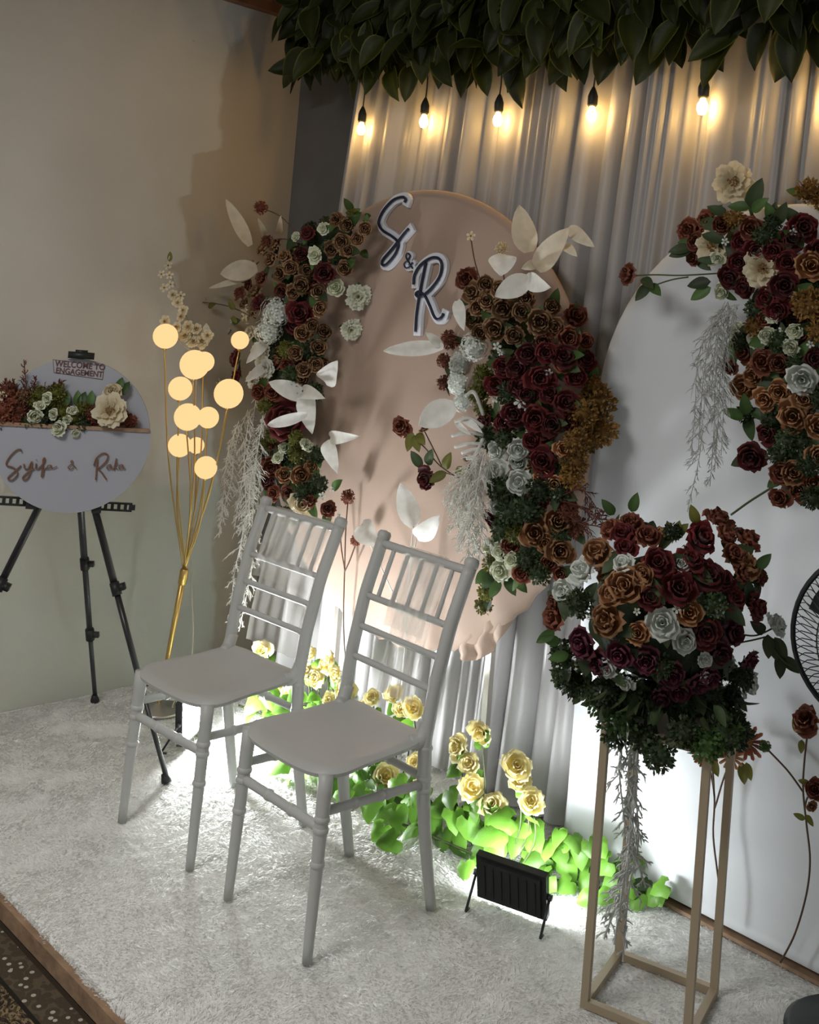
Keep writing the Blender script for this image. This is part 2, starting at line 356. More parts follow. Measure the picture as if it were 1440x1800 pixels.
# ------------------------------------------------------------------ flower and leaf shapes (unit radius, facing +Z)
def petal(mb, ang, half, prof, tipc=(0, 1), nu=5, wav=0.0, jit=0.0, R=None, twist=0.0):
    n = len(prof); P = []; T = []
    for i in range(nu):
        u = -1+2*i/(nu-1); row = []; tr = []
        for j, (rad, h) in enumerate(prof):
            v = j/(n-1); ha = half*(math.sin(math.pi*(.12+.74*v))**.7)
            drop = (u*u)*.10*v
            rr = rad*(1-.10*u*u*v)+wav*math.sin(u*7+ang*3)*v*v*.5; hh = h-drop+wav*math.cos(u*6+ang*5)*v*v
            a = ang+u*ha+twist*v
            row.append((rr*math.cos(a), rr*math.sin(a), hh)); tr.append(tipc[0]+(tipc[1]-tipc[0])*v**2)
        P.append(row); T.append(tr)
    mb.grid(P, T)
def rose_mesh(seed, colr, openness=1.0):
    r = random.Random(seed); mb = MB(); a0 = r.random()*6
    rings = [(2, .20, .60, .15, 1.5), (3, .42, .62, .34, 1.25), (4, .72, .50, .58, 1.0), (5, 1.02, .22, .84, .86)]; tx, ty = r.uniform(-.12, .12), r.uniform(-.12, .12)
    for k, (n, R, H, rb, half) in enumerate(rings):
        for i in range(n):
            a = a0+k*1.1+i*2*math.pi/n+r.uniform(-.15, .15); q = r.uniform(.80, 1.15); H = H*r.uniform(.82, 1.15); Rq = R*q*(openness if k > 1 else 1)
            prof = [(.05, -.28), (rb*.75*q, -.18+.05*k*0), (rb*q, H*.45), (rb*q+.35*(Rq-rb*q), H*.92), (Rq, H*(.98-.22*(k > 1))-.04*k)]
            petal(mb, a, half*r.uniform(.85, 1.1), prof, wav=.05+.035*k, tipc=(0, 1))
    mb.v = [(x+tx*max(0, z), y+ty*max(0, z), z) for x, y, z in mb.v]
    return mb.mesh('rose', colr)
def carn_mesh(seed, colr):
    r = random.Random(seed); mb = MB()
    for k, (n, R, H) in enumerate([(4, .3, .55), (6, .55, .5), (8, .8, .36), (9, 1.0, .12)]):
        for i in range(n):
            a = r.random()*.4+k+i*2*math.pi/n; q = r.uniform(.85, 1.1)
            petal(mb, a, 1.1 if k < 2 else .62, [(.04, -.25), (R*.45, H*.3), (R*.75*q, H*.85), (R*q, H*r.uniform(.85, 1.25))], wav=.12, nu=7, tipc=(.1, 1))
    return mb.mesh('carnation', colr)
def peony_mesh(seed, colr, center=True):
    r = random.Random(seed); mb = MB()
    for k, (n, R, H) in enumerate([(5, .52, .34), (6, .8, .22), (7, 1.0, .02)]):
        for i in range(n):
            a = k*.5+i*2*math.pi/n+r.uniform(-.1, .1); q = r.uniform(.9, 1.08)
            petal(mb, a, .62, [(.06, -.18), (R*.5, H*.1-.04), (R*.82*q, H*.7), (R*q, H)], wav=.07, nu=7, tipc=(.0, 1))
    if center:
        for i in range(26):
            a = r.random()*6.283; q = .24*math.sqrt(r.random()); mb.ball((q*math.cos(a), q*math.sin(a), .06+.12*r.random()), .045, 5, 4, mi=1)
    return mb.mesh('peony', [colr, 'center'])
def hydr_mesh(seed, colr, n=46, fs=.24):
    r = random.Random(seed); mb = MB()
    for i in range(n):
        z = 1-1.25*(i+.5)/n; a = i*2.39996; q = math.sqrt(max(0, 1-z*z)); p = np.array([q*math.cos(a), q*math.sin(a), z*.8])*r.uniform(.84, 1.0)
        nn = nrm(p+np.array([r.uniform(-.3, .3) for _ in range(3)])); x = nrm(np.cross(nn, (.3, .2, .9))); y = np.cross(nn, x); t0 = r.random()*6
        for k in range(4):
            t = t0+k*math.pi/2; d = x*math.cos(t)+y*math.sin(t); e = np.cross(nn, d)
            mb.add([p, p+d*fs*.6-e*fs*.4+nn*.04, p+d*fs*1.05+nn*.02, p+d*fs*.6+e*fs*.4+nn*.04], [(0, 1, 2, 3)], [0, .7, 1, .7])
    mb.ball((0, 0, 0), .72, 10, 7, sc=(1, 1, .8)); return mb.mesh('hydrangea', colr)
def fluff_mesh(seed, colr, n=230, ln=.30):
    r = random.Random(seed); mb = MB()
    for i in range(n):
        z = r.uniform(-.7, 1); a = r.random()*6.283; q = math.sqrt(1-z*z); d = np.array([q*math.cos(a), q*math.sin(a), z]); s = r.uniform(.55, .82)
        x = nrm(np.cross(d, (r.random(), r.random(), r.random()))); p = d*s; k = ln*r.uniform(.6, 1.2)
        d = nrm(d+np.array([r.uniform(-.7, .7) for _ in range(3)])); x = nrm(np.cross(d, p)); mb.add([p-x*.03, p+x*.03, p+d*k*.55+x*.10, p+d*k, p+d*k*.55-x*.10], [(0, 1, 2, 3, 4)], [0, 0, .6, 1, .6])
    mb.ball((0, 0, 0), .6, 10, 7); return mb.mesh('filler_bloom', colr)
def daisy_mesh(seed, colr):
    r = random.Random(seed); mb = MB()
    for k, (n, R, H) in enumerate([(13, 1, .05), (11, .75, .22)]):
        for i in range(n):
            a = k*.2+i*2*math.pi/n; petal(mb, a, .22, [(.1, -.02), (R*.5, H*.9), (R, H*.8)], nu=3, wav=.03)
    mb.ball((0, 0, .08), .26, 10, 6, mi=1, sc=(1, 1, .7)); return mb.mesh('daisy', [colr, 'center'])
def star_mesh(seed, colr):
    r = random.Random(seed); mb = MB()
    for i in range(5):
        petal(mb, i*1.2566, .5, [(.08, 0), (.6, .22), (1, .12)], nu=3)
    mb.ball((0, 0, .08), .2, 6, 4, mi=1); return mb.mesh('small_blossom', [colr, 'center'])
def leaf_mesh(colr, w=.45, bend=.18, fold=.14, edge=False, seed=0, name='leaf'):        # along +Y from the origin, length 1, facing +Z
    r = random.Random(seed); P = []; T = []; nv = 8; us = (-1, -.86, -.45, 0, .45, .86, 1) if edge else (-1, -.5, 0, .5, 1)
    for u in us:
        row = []; tr = []
        for j in range(nv):
            v = j/(nv-1); ww = w*(math.sin(math.pi*v**.8)**.75 if 0 < v < 1 else 0)*.5+.006
            row.append((u*ww, v, fold*abs(u)*ww*2*.6+bend*(v-.0)**2*-1+.012*math.sin(v*9+u*3+seed)))
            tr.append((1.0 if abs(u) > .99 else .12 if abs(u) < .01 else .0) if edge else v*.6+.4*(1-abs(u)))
        P.append(row); T.append(tr)
    mb = MB(); mb.grid(P, T); return mb.mesh(name, colr)
def ivy_mesh(colr, seed=0):                                              # broad lobed leaf
    r = random.Random(seed); ang = [-150, -120, -88, -60, -30, 0, 30, 60, 88, 120, 150]; rad = [.42, .62, .72, .62, .74, 1.0, .74, .62, .72, .62, .42]
    vs = [(0, .0, 0)]; tp = [0.2]
    for ring, k in ((.55, .06), (1.0, -.02)):
        for a, q in zip(ang, rad):
            t = math.radians(a); q = q*ring*r.uniform(.95, 1.05); vs.append((q*math.sin(t)*.62, .32+q*math.cos(t)*.68, k-.12*(q*q)*ring+.03*math.sin(a*.09+seed))); tp.append(ring*.8)
    fs = []; n = len(ang)
    vs[0] = (0, .28, .03)
    for i in range(n-1): fs += [(0, 1+i, 2+i), (1+i, 1+n+i, 2+n+i, 2+i)]
    mb = MB(); mb.add(vs, fs, tp); return mb.mesh('leaf', colr)
CACHE = {}
def flower_mesh(kind, colr):
    v = rnd.randrange(3) if kind in ('rose', 'peony', 'carnation') else 0
    k = (kind, colr, v)
    if k not in CACHE:
        sd = hash_(kind)+v*17
        CACHE[k] = {'rose': rose_mesh, 'carnation': carn_mesh, 'peony': peony_mesh, 'hydrangea': hydr_mesh, 'fluff': fluff_mesh, 'daisy': daisy_mesh, 'star': star_mesh}[kind](sd, colr)
    return CACHE[k]
def hash_(s): return sum(ord(c)*(i+3) for i, c in enumerate(s)) % 997
NAMES = {'rose': 'rose', 'carnation': 'carnation', 'peony': 'peony', 'hydrangea': 'hydrangea', 'fluff': 'filler_bloom', 'daisy': 'daisy', 'star': 'small_blossom'}
LEAFM = {c: [leaf_mesh(c, .5, .2, .2, seed=i) for i in range(3)] for c in ('leaf', 'darkleaf', 'olive')}
IVYM = [ivy_mesh('ivy', i) for i in range(4)]
def put_leaf(root, p, d, nrml, ln, c='leaf', me=None):                 # leaf from p along d
    d = nrm(d); z = nrm(np.array(nrml)-d*np.dot(nrml, d)); x = np.cross(d, z)
    m = Matrix(((x[0]*ln, d[0]*ln, z[0]*ln, p[0]), (x[1]*ln, d[1]*ln, z[1]*ln, p[1]), (x[2]*ln, d[2]*ln, z[2]*ln, p[2]), (0, 0, 0, 1)))
    return part('leaf', me or rnd.choice(LEAFM[c]), None, root, world=m)
def put_flower(root, p, n, rad, kind, colr):
    return part(NAMES[kind], flower_mesh(kind, colr), None, root, world=frame(p, n, rnd.random()*6.28, rad))
def jv(s): return np.array([rnd.uniform(-s, s) for _ in range(3)])
def big_leaf(root, b, t, wpx, off, colr='wleaf', name='white_leaf', curl=.12):       # a painted leaf from b to t
    b = np.array(b); t = np.array(t); d = t-b; L = np.linalg.norm(d); d = d/L; n = nrm(CAM-(b+t)/2+jv(.5)); n = nrm(n-d*np.dot(n, d)); x = np.cross(d, n)
    P = []; T = []; nv = 9; ph = rnd.random()*6
    for u in (-1, -.55, 0, .55, 1):
        row = []; tr = []
        for j in range(nv):
            v = j/(nv-1); ww = wpx/2*(math.sin(math.pi*min(1, v*.93+.05)**.8)**.8 if v < 1 else 0)+.001
            q = b+d*L*v+x*u*ww+n*(.22*abs(u)*ww+curl*L*math.sin(v*2.6)+.05*wpx*math.sin(v*7+u*2+ph))
            row.append(q); tr.append(.5+.5*abs(u))
        P.append(row); T.append(tr)
    mb = MB(); mb.grid(P, T); return part(name, mb, colr, root)
def feather(mb, pts, wmax, n, seed, hang=.5, sub=7, th=1.0):                           # airy hanging foliage along a curve
    r = random.Random(seed); C = spline(pts, 8); mb.tube(C, [.0016*th]*len(C), 4, False)
    for i in range(n):
        k = (i+r.random())/n*(len(C)-2); a = int(k); p = C[a]+(C[a+1]-C[a])*(k-a); t = nrm(C[a+1]-C[a])
        e = 1-abs(2*k/(len(C)-1)-.9)*.55; side = nrm(np.cross(t, [r.uniform(-1, 1) for _ in range(3)])); L = wmax*e*r.uniform(.5, 1.1)
        d = nrm(side*.8+t*.65+np.array([0, 0, -hang*.4])); m_ = p+d*L*.55; q = p+d*L+np.array([0, 0, -hang*L*.25])
        mb.tube([p, m_, q], [.0011*th, .0011*th, .0006*th], 3, False)
        for s in range(sub):
            o = p+(q-p)*(.25+.72*s/sub); dd = nrm(d+np.array([r.uniform(-.9, .9) for _ in range(3)])); ll = L*r.uniform(.22, .42)
            mb.tube([o, o+dd*ll*.5, o+dd*ll+np.array([0, 0, -ll*.2])], [.0012*th, .0013*th, .0005*th], 3, False)
class STEMS:                                                             # each stem a part of its own
    def __init__(s): s.l = []
    def tube(s, *a): mb = MB(); mb.tube(*a); s.l.append(mb)
    def ball(s, *a): mb = MB(); mb.ball(*a); s.l.append((mb, 'berry'))
def stems(name, S, m, root):
    for q in S.l: part(q[1] if isinstance(q, tuple) else name, q[0] if isinstance(q, tuple) else q, m, root)
def stem(mb, pts, r=.0022, n=6, seg=5): mb.tube(spline(pts, n), r, seg)

# ------------------------------------------------------------------ wall floral arrangements
def arrangement(name, label, spine, hw, ybase, bulge, items, loc, leaf_cols=('leaf', 'darkleaf'), nfill=1):
    root = thing(name, loc, label, 'floral arrangement')
    sp = spline([np.array([a, b, 0.0]) for a, b in spine], 10)
    def off(px, py):
        d = min(math.hypot(q[0]-px, q[1]-py) for q in sp); return math.sqrt(max(0.0, 1-(d/hw)**2)), d
    core = MB()
    pts = [ony(q[0], q[1], ybase-.03) for q in sp[::3]]
    core.tube(pts, [.045]+[.062]*(len(pts)-2)+[.04], 10); part('moss_core', core, 'foam', root)
    for i in range(70):                                              # blooms deeper in the mass
        q = rnd.choice(sp[4:-6]); a = rnd.random()*6.283; k = hw*.5*math.sqrt(rnd.random()); px, py = q[0]+k*math.cos(a), q[1]+k*math.sin(a); e, dd = off(px, py)
        p = ony(px, py, ybase-.02-bulge*.5*e); put_flower(root, p, nrm(np.array([.2, -1, .1])+jv(.5)), rnd.uniform(13, 20)*depth(p)/F, *rnd.choice([('rose', 'brown'), ('rose', 'rust'), ('fluff', 'darkleaf'), ('fluff', 'leaf'), ('rose', 'burgundy'), ('fluff', 'darkleaf')]))
    for (px, py, d, kind, colr) in items:
        e, dd = off(px, py); Y = ybase-.03-bulge*e+rnd.uniform(-.012, .012); p = ony(px, py, Y)
        near = min(sp, key=lambda q: math.hypot(q[0]-px, q[1]-py)); ax = ony(near[0], near[1], ybase)
        n = nrm(nrm(p-ax)*.75+nrm(CAM-p)*.5+np.array([0, -.35, .05])+jv(.28)); rad = d*.5*depth(p)/F*1.05
        put_flower(root, p, n, rad, kind, colr)
        for k in range(nfill):
            a = rnd.random()*6.283; dirv = nrm(np.array([math.cos(a), -.25, math.sin(a)])); put_leaf(root, p-n*rad*.5, dirv, n+jv(.4), rnd.uniform(.045, .075), rnd.choice(leaf_cols))
    return root, off
def A(px, py, Y): return ony(px, py, Y)

def rosepts(s, kind, colr): return [(x, y, d, kind, colr) for x, y, d in s]
# left of the round board
L = []
L += rosepts([(541, 410, 27), (530, 447, 28), (570, 480, 38), (527, 552, 50), (457, 532, 30), (470, 845, 32), (415, 630, 36), (418, 662, 30)], 'rose', 'burgundy')
L += rosepts([(505, 738, 74)], 'rose', 'burgundy')
L += rosepts([(569, 402, 24), (520, 416, 18), (554, 449, 30), (591, 506, 32)], 'rose', 'greenwhite')
L += rosepts([(630, 522, 46), (617, 580, 42)], 'carnation', 'greenwhite')
L += rosepts([(485, 548, 54), (472, 582, 48)], 'hydrangea', 'white')
L += rosepts([(590, 385, 26), (612, 395, 30), (600, 425, 32), (582, 438, 28), (612, 440, 28), (606, 472, 30), (642, 402, 26), (492, 480, 30), (475, 455, 30), (530, 500, 32), (510, 470, 28), (560, 512, 28), (540, 475, 28), (500, 452, 28), (515, 514, 28), (562, 542, 28), (532, 586, 32), (570, 582, 30), (550, 572, 28), (535, 650, 30), (555, 640, 28), (532, 667, 30), (520, 620, 30), (628, 420, 26), (560, 610, 30), (570, 640, 26)], 'rose', 'brown')
L += rosepts([(460, 490, 28), (422, 515, 28), (495, 512, 30), (505, 642, 28), (477, 822, 38), (507, 867, 30), (480, 867, 28), (577, 895, 30), (438, 500, 24), (520, 690, 30), (480, 690, 34), (455, 690, 30), (545, 880, 26), (480, 780, 26)], 'rose', 'rust')
L += rosepts([(440, 470, 28), (450, 512, 30), (447, 545, 28), (430, 535, 26), (462, 438, 28), (485, 430, 28), (432, 485, 24)], 'rose', 'brown')
L += rosepts([(530, 835, 40), (500, 835, 30), (548, 820, 26)], 'rose', 'copper')
L += rosepts([(434, 552, 34), (440, 585, 28), (385, 678, 32), (532, 887, 46)], 'rose', 'cream')
L += rosepts([(457, 617, 38), (465, 647, 40), (445, 668, 36)], 'peony', 'white')
L += rosepts([(500, 787, 22), (540, 782, 24), (489, 805, 22)], 'rose', 'greenwhite')
L += rosepts([(566, 872, 14), (585, 860, 12), (404, 580, 8), (406, 565, 8)], 'star', 'white')
L += rosepts([(505, 615, 34), (467, 782, 30), (480, 765, 30), (522, 800, 34), (620, 378, 24), (470, 715, 36), (520, 770, 30)], 'fluff', 'olive')
L += rosepts([(550, 615, 40), (535, 865, 40), (550, 690, 40), (560, 850, 36), (515, 660, 40), (555, 800, 34), (520, 905, 40), (500, 905, 30)], 'fluff', 'darkleaf')
ra, offL = arrangement('floral_arrangement', 'tall burgundy, brown and white floral arrangement left of the round peach board', [(605, 395), (550, 450), (515, 520), (505, 600), (500, 680), (505, 760), (510, 830), (535, 895)], 80, 2.72, .13, L, (-3.35, 2.72, 0))
for (bx, by, tx, ty, wp) in [(440, 432, 397, 350, 26), (452, 470, 388, 482, 40), (448, 484, 369, 506, 12), (490, 412, 494, 374, 12), (468, 415, 452, 380, 10)]:
    big_leaf(ra, A(bx, by, 2.66), A(tx, ty, 2.56), wp*4.0/F, 0, 'creamleaf', 'cream_leaf')
for (bx, by, tx, ty, wp) in [(572, 672, 598, 629, 40), (545, 700, 473, 672, 34), (528, 692, 579, 704, 30), (538, 688, 552, 768, 38), (580, 768, 642, 766, 24), (574, 776, 597, 838, 28), (470, 600, 432, 640, 20), (470, 640, 430, 672, 20)]:
    big_leaf(ra, A(bx, by, 2.60), A(tx, ty, 2.50), wp*3.75/F, 0)
big_leaf(ra, A(540, 728, 2.46), A(474, 745, 2.44), 22*3.6/F, 0)
for k, (px, py, d) in enumerate([(459, 365, 30), (470, 424, 26), (422, 515, 24)]):
    put_flower(ra, A(px, py, 2.60), (.5, -.8, .1), d*.5*4.0/F, 'fluff', 'rust')
mb = STEMS(); stem(mb, [A(459, 365, 2.6), A(495, 382, 2.62), A(530, 420, 2.66)]); stem(mb, [A(470, 424, 2.6), A(500, 420, 2.62), A(530, 430, 2.66)]); stem(mb, [A(345, 530, 2.55), A(400, 538, 2.58), A(450, 560, 2.64)])
stems('stem', mb, 'brownstem', ra)
put_flower(ra, A(340, 528, 2.55), (.6, -.8, .2), 13*4.1/F, 'rose', 'burgundy')
put_flower(ra, A(341, 543, 2.53), (.6, -.8, 0), 8*4.1/F, 'star', 'white')
for px, py in ((362, 528), (366, 540), (410, 555), (412, 545)): put_leaf(ra, A(px, py, 2.57), jv(1), (.6, -.8, .2), .05, 'olive')
for px, py, tx, ty in ((620, 372, 607, 352), (622, 380, 632, 362), (640, 385, 650, 375), (636, 440, 652, 460)): put_leaf(ra, A(px, py, 2.64), A(tx, ty, 2.60)-A(px, py, 2.64), (.6, -.8, .2), .06, 'leaf')
fb = MB()
for k, S in enumerate([[(452, 690), (440, 770), (425, 850), (412, 930)], [(470, 700), (462, 770), (455, 860), (448, 960)], [(436, 720), (415, 780), (405, 850), (385, 925)], [(450, 800), (446, 880), (440, 960), (428, 1060)], [(445, 850), (430, 930), (412, 1010), (405, 1105)], [(440, 720), (430, 800), (432, 890), (420, 980)], [(455, 900), (445, 980), (435, 1040), (420, 1110)], [(420, 740), (400, 800), (392, 880), (385, 945)], [(462, 730), (450, 810), (440, 850), (438, 930)]]):
    feather(fb, [A(x, y, 2.58-.012*k) for x, y in S], .065, 46, 30+k)
part('hanging_foliage', fb, 'feather', ra)

# right of the round board
L = []
L += rosepts([(929, 621, 44), (911, 646, 46), (874, 679, 46), (950, 664, 54), (993, 627, 48), (1030, 633, 40), (996, 707, 46), (886, 646, 40), (1012, 664, 40), (905, 728, 48), (941, 736, 50), (850, 743, 38), (969, 692, 42), (929, 692, 42), (886, 743, 46), (953, 811, 52), (871, 911, 40), (970, 745, 44), (935, 775, 36), (1005, 740, 40), (960, 620, 40), (945, 880, 40), (915, 680, 44)], 'rose', 'burgundy')
L += rosepts([(822, 491, 44), (1013, 556, 46), (898, 960, 36), (918, 1009, 38), (955, 600, 36), (1000, 595, 44), (1030, 600, 30), (990, 640, 36), (965, 990, 34), (985, 1010, 30)], 'rose', 'rust')
L += rosepts([(885, 542, 44), (870, 579, 46), (950, 566, 48), (856, 530, 38), (831, 514, 38), (831, 560, 38), (840, 540, 34), (917, 548, 36), (905, 510, 38), (925, 525, 36), (905, 590, 36), (845, 585, 34), (975, 575, 36), (855, 500, 34), (880, 510, 36), (970, 540, 34)], 'rose', 'brown')
L += rosepts([(981, 917, 50), (941, 937, 54), (986, 969, 50), (1000, 890, 36), (960, 955, 36)], 'rose', 'copper')
L += rosepts([(957, 840, 42), (990, 789, 34), (975, 850, 34)], 'rose', 'peach')
L += rosepts([(912, 790, 40), (911, 812, 34), (874, 828, 48), (915, 849, 50), (880, 888, 44), (874, 795, 38)], 'rose', 'white')
L += rosepts([(834, 609, 50), (810, 640, 48), (807, 672, 46), (815, 705, 40)], 'hydrangea', 'white')
L += rosepts([(880, 969, 34), (880, 1003, 38), (860, 960, 30), (900, 985, 30)], 'rose', 'greenwhite')
L += rosepts([(1048, 707, 70), (1024, 728, 56), (1057, 757, 62), (1012, 776, 50), (1012, 813, 52), (1005, 840, 46), (1040, 680, 46), (1035, 775, 44)], 'fluff', 'mustard')
L += rosepts([(791, 597, 36), (782, 634, 30), (781, 673, 28), (1000, 900, 40), (1010, 925, 44)], 'fluff', 'rust')
L += rosepts([(874, 609, 16), (947, 595, 14), (914, 707, 22), (871, 701, 16), (965, 655, 14), (880, 620, 12), (925, 715, 16), (978, 870, 14), (930, 760, 14)], 'star', 'white')
L += rosepts([(850, 658, 40), (843, 692, 42), (856, 1039, 36), (850, 1064, 34), (640+225, 990, 36), (905, 940, 36), (850, 720, 34)], 'fluff', 'olive')
L += rosepts([(895, 692, 44), (900, 900, 60), (905, 860, 50), (930, 895, 54), (985, 862, 44), (885, 930, 46), (930, 985, 46), (950, 1010, 40), (860, 770, 50), (890, 770, 44), (950, 860, 50), (985, 940, 40), (880, 860, 50)], 'fluff', 'darkleaf')
rb, offM = arrangement('floral_arrangement', 'tall burgundy and white floral arrangement right of the round peach board', [(870, 520), (915, 600), (930, 700), (940, 800), (925, 900), (925, 1000)], 105, 2.71, .17, L, (-2.3, 2.71, 0))
for (bx, by, tx, ty, wp, c) in [(930, 443, 913, 360, 46, 'c'), (944, 474, 1002, 398, 42, 'c'), (1000, 400, 1047, 436, 24, 'c'), (990, 430, 1016, 452, 17, 'c'), (944, 462, 916, 472, 18, 'c'), (886, 448, 880, 486, 52, 'w'), (932, 490, 870, 521, 42, 'w'), (926, 490, 971, 506, 34, 'w'), (804, 528, 817, 583, 24, 'w'), (780, 609, 676, 617, 30, 'w'), (776, 608, 748, 584, 18, 'w'), (800, 712, 736, 748, 52, 'w'), (812, 735, 850, 763, 14, 'w'), (800, 740, 830, 765, 12, 'w')]:
    big_leaf(rb, A(bx, by, 2.52), A(tx, ty, 2.46), wp*3.1/F, 0, 'creamleaf' if c == 'c' else 'wleaf', 'cream_leaf' if c == 'c' else 'white_leaf', curl=.06)
mb = STEMS()
for k, (y0, x1, y1) in enumerate([(700, 818, 690), (720, 800, 735), (735, 795, 760), (750, 800, 780), (760, 812, 790), (740, 820, 800)]): stem(mb, [A(850, y0+30, 2.52), A((850+x1)/2, y1, 2.50), A(x1, y1+6, 2.49)], .006, seg=6)
stems('white_twig', mb, 'wleaf', rb)
Yg = 2.56
put_flower(rb, A(706, 752, Yg), (.3, -.9, .2), 20*3.7/F, 'rose', 'rust'); put_flower(rb, A(750, 840, Yg), (.3, -.9, -.2), 20*3.7/F, 'rose', 'burgundy'); put_flower(rb, A(745, 755, Yg), (.1, -.5, .8), 8*3.7/F, 'rose', 'brown')
put_flower(rb, A(828, 415, Yg), (.3, -.9, .2), 9*3.7/F, 'star', 'cream'); put_flower(rb, A(882, 437, Yg), (.3, -.9, .2), 12*3.7/F, 'fluff', 'cream')
mb = STEMS(); stem(mb, [A(706, 755, Yg), A(745, 785, Yg), A(775, 820, Yg), A(830, 855, Yg)]); stem(mb, [A(745, 755, Yg), A(765, 795, Yg), A(777, 820, Yg)]); stem(mb, [A(750, 835, Yg), A(785, 832, Yg), A(830, 850, Yg)]); stem(mb, [A(828, 420, Yg), A(835, 460, Yg), A(850, 510, Yg)]); stem(mb, [A(882, 440, Yg), A(884, 470, Yg), A(890, 520, Yg)])
for px, py in ((819, 806), (833, 803), (824, 822)): mb.ball(A(px, py, Yg), .010, 8, 6)
stems('stem', mb, 'brownstem', rb)
for px, py, tx, ty, c in ((728, 765, 735, 790, 'olive'), (726, 760, 715, 792, 'olive'), (733, 762, 742, 775, 'olive'), (782, 825, 790, 797, 'olive'), (785, 830, 770, 838, 'olive'), (800, 830, 818, 826, 'olive'), (742, 822, 727, 800, 'darkleaf'), (752, 818, 756, 797, 'darkleaf'), (880, 1020, 860, 1050, 'leaf'), (890, 1015, 905, 1045, 'leaf'), (905, 1015, 925, 1040, 'leaf'), (870, 1010, 845, 1035, 'leaf'), (860, 1000, 840, 1020, 'leaf')):
    put_leaf(rb, A(px, py, Yg), A(tx, ty, Yg-.02)-A(px, py, Yg), (.5, -.8, .3), .065, c)
fb = MB()
for k, S in enumerate([[(850, 790), (830, 850), (822, 910), (812, 972)], [(858, 800), (842, 860), (838, 920), (830, 975)], [(845, 790), (818, 830), (808, 880), (800, 930)], [(862, 810), (848, 880), (845, 940), (842, 990)], [(850, 800), (832, 830), (818, 880), (815, 940)], [(855, 795), (825, 825), (800, 860), (795, 900)], [(850, 800), (836, 870), (826, 930), (822, 980)]]):
    feather(fb, [A(x, y, 2.50-.012*k) for x, y in S], .07, 40, 60+k)
part('hanging_foliage', fb, 'feather', rb)
fb = MB()
for k, S in enumerate([[(985, 880), (1020, 890), (1050, 910), (1075, 915)], [(990, 870), (1020, 860), (1040, 880), (1055, 905)], [(990, 900), (1020, 920), (1050, 925), (1068, 935)]]):
    feather(fb, [A(x, y, 2.52) for x, y in S], .05, 20, 80+k, .1)
part('rust_twig', fb, 'rust', rb)

# on the white arch
L = []
L += rosepts([(1412, 400, 54), (1285, 487, 48), (1380, 502, 54), (1305, 425, 40), (1430, 630, 40), (1347, 762, 42), (1321, 803, 54), (1395, 420, 44), (1360, 440, 40), (1300, 460, 40), (1385, 460, 44), (1440, 440, 46), (1350, 525, 46), (1330, 440, 40), (1455, 560, 50), (1462, 680, 50), (1310, 505, 40), (1370, 545, 44)], 'rose', 'burgundy')
L += rosepts([(1212, 405, 46), (1240, 388, 38), (1220, 452, 32), (1320, 402, 44), (1342, 637, 50), (1282, 645, 34), (1375, 832, 46), (1372, 877, 40), (1405, 862, 40), (1310, 492, 38), (1225, 425, 36), (1270, 395, 36), (1430, 850, 40), (1310, 620, 40), (1370, 640, 40), (1345, 560, 34)], 'rose', 'rust')
L += rosepts([(1427, 467, 58), (1395, 832, 46), (1307, 682, 50), (1345, 702, 42), (1395, 732, 60), (1440, 750, 50), (1325, 660, 40), (1370, 690, 44), (1440, 800, 44), (1415, 700, 44)], 'rose', 'copper')
L += rosepts([(1410, 667, 56)], 'rose', 'white')
L += rosepts([(1252, 434, 66), (1342, 472, 74)], 'peony', 'cream')
L += rosepts([(1270, 512, 30), (1297, 582, 34), (1397, 582, 30), (1390, 611, 32), (1362, 556, 28), (1330, 597, 36), (1302, 595, 34), (1262, 455, 26), (1350, 590, 32)], 'rose', 'greenwhite')
L += rosepts([(1422, 537, 64), (1422, 337, 50), (1450, 350, 50), (1440, 580, 50), (1290, 385, 36), (1330, 575, 44)], 'fluff', 'mustard')
L += rosepts([(1358, 392, 34), (1330, 545, 44), (1312, 727, 36), (1422, 817, 44), (1430, 877, 44), (1305, 600, 40), (1370, 600, 40), (1385, 775, 50), (1370, 800, 44), (1360, 740, 44), (1410, 780, 50), (1460, 860, 50), (1345, 415, 40), (1440, 700, 40), (1400, 640, 40)], 'fluff', 'darkleaf')
L += rosepts([(1395, 408, 14), (1390, 398, 12), (1318, 718, 12), (1392, 520, 12), (1375, 580, 14), (1425, 605, 14), (1275, 425, 14)], 'star', 'white')
rc, offR = arrangement('floral_arrangement', 'rust and cream floral arrangement on the white arch board', [(1290, 420), (1350, 450), (1390, 520), (1395, 620), (1390, 720), (1395, 850)], 120, 2.75, .16, L, (-1.55, 2.75, 0))
Yr = 2.58
put_flower(rc, A(1289, 320, 2.62), (.42, -.9, .05), 37*3.1/F, 'peony', 'cream'); put_flower(rc, A(1105, 482, Yr), (-.3, -.8, .1), 21*3.1/F, 'rose', 'rust')
mb = STEMS(); stem(mb, [A(1108, 485, Yr), A(1150, 483, Yr), A(1200, 484, Yr), A(1270, 480, Yr+.05)]); stem(mb, [A(1140, 505, Yr), A(1180, 492, Yr), A(1210, 487, Yr)]); stem(mb, [A(1295, 335, 2.63), A(1318, 365, 2.64), A(1330, 420, 2.66)], .005); stem(mb, [A(1285, 905, Yr), A(1320, 880, Yr), A(1360, 855, Yr)], .003)
stems('stem', mb, 'stem', rc)
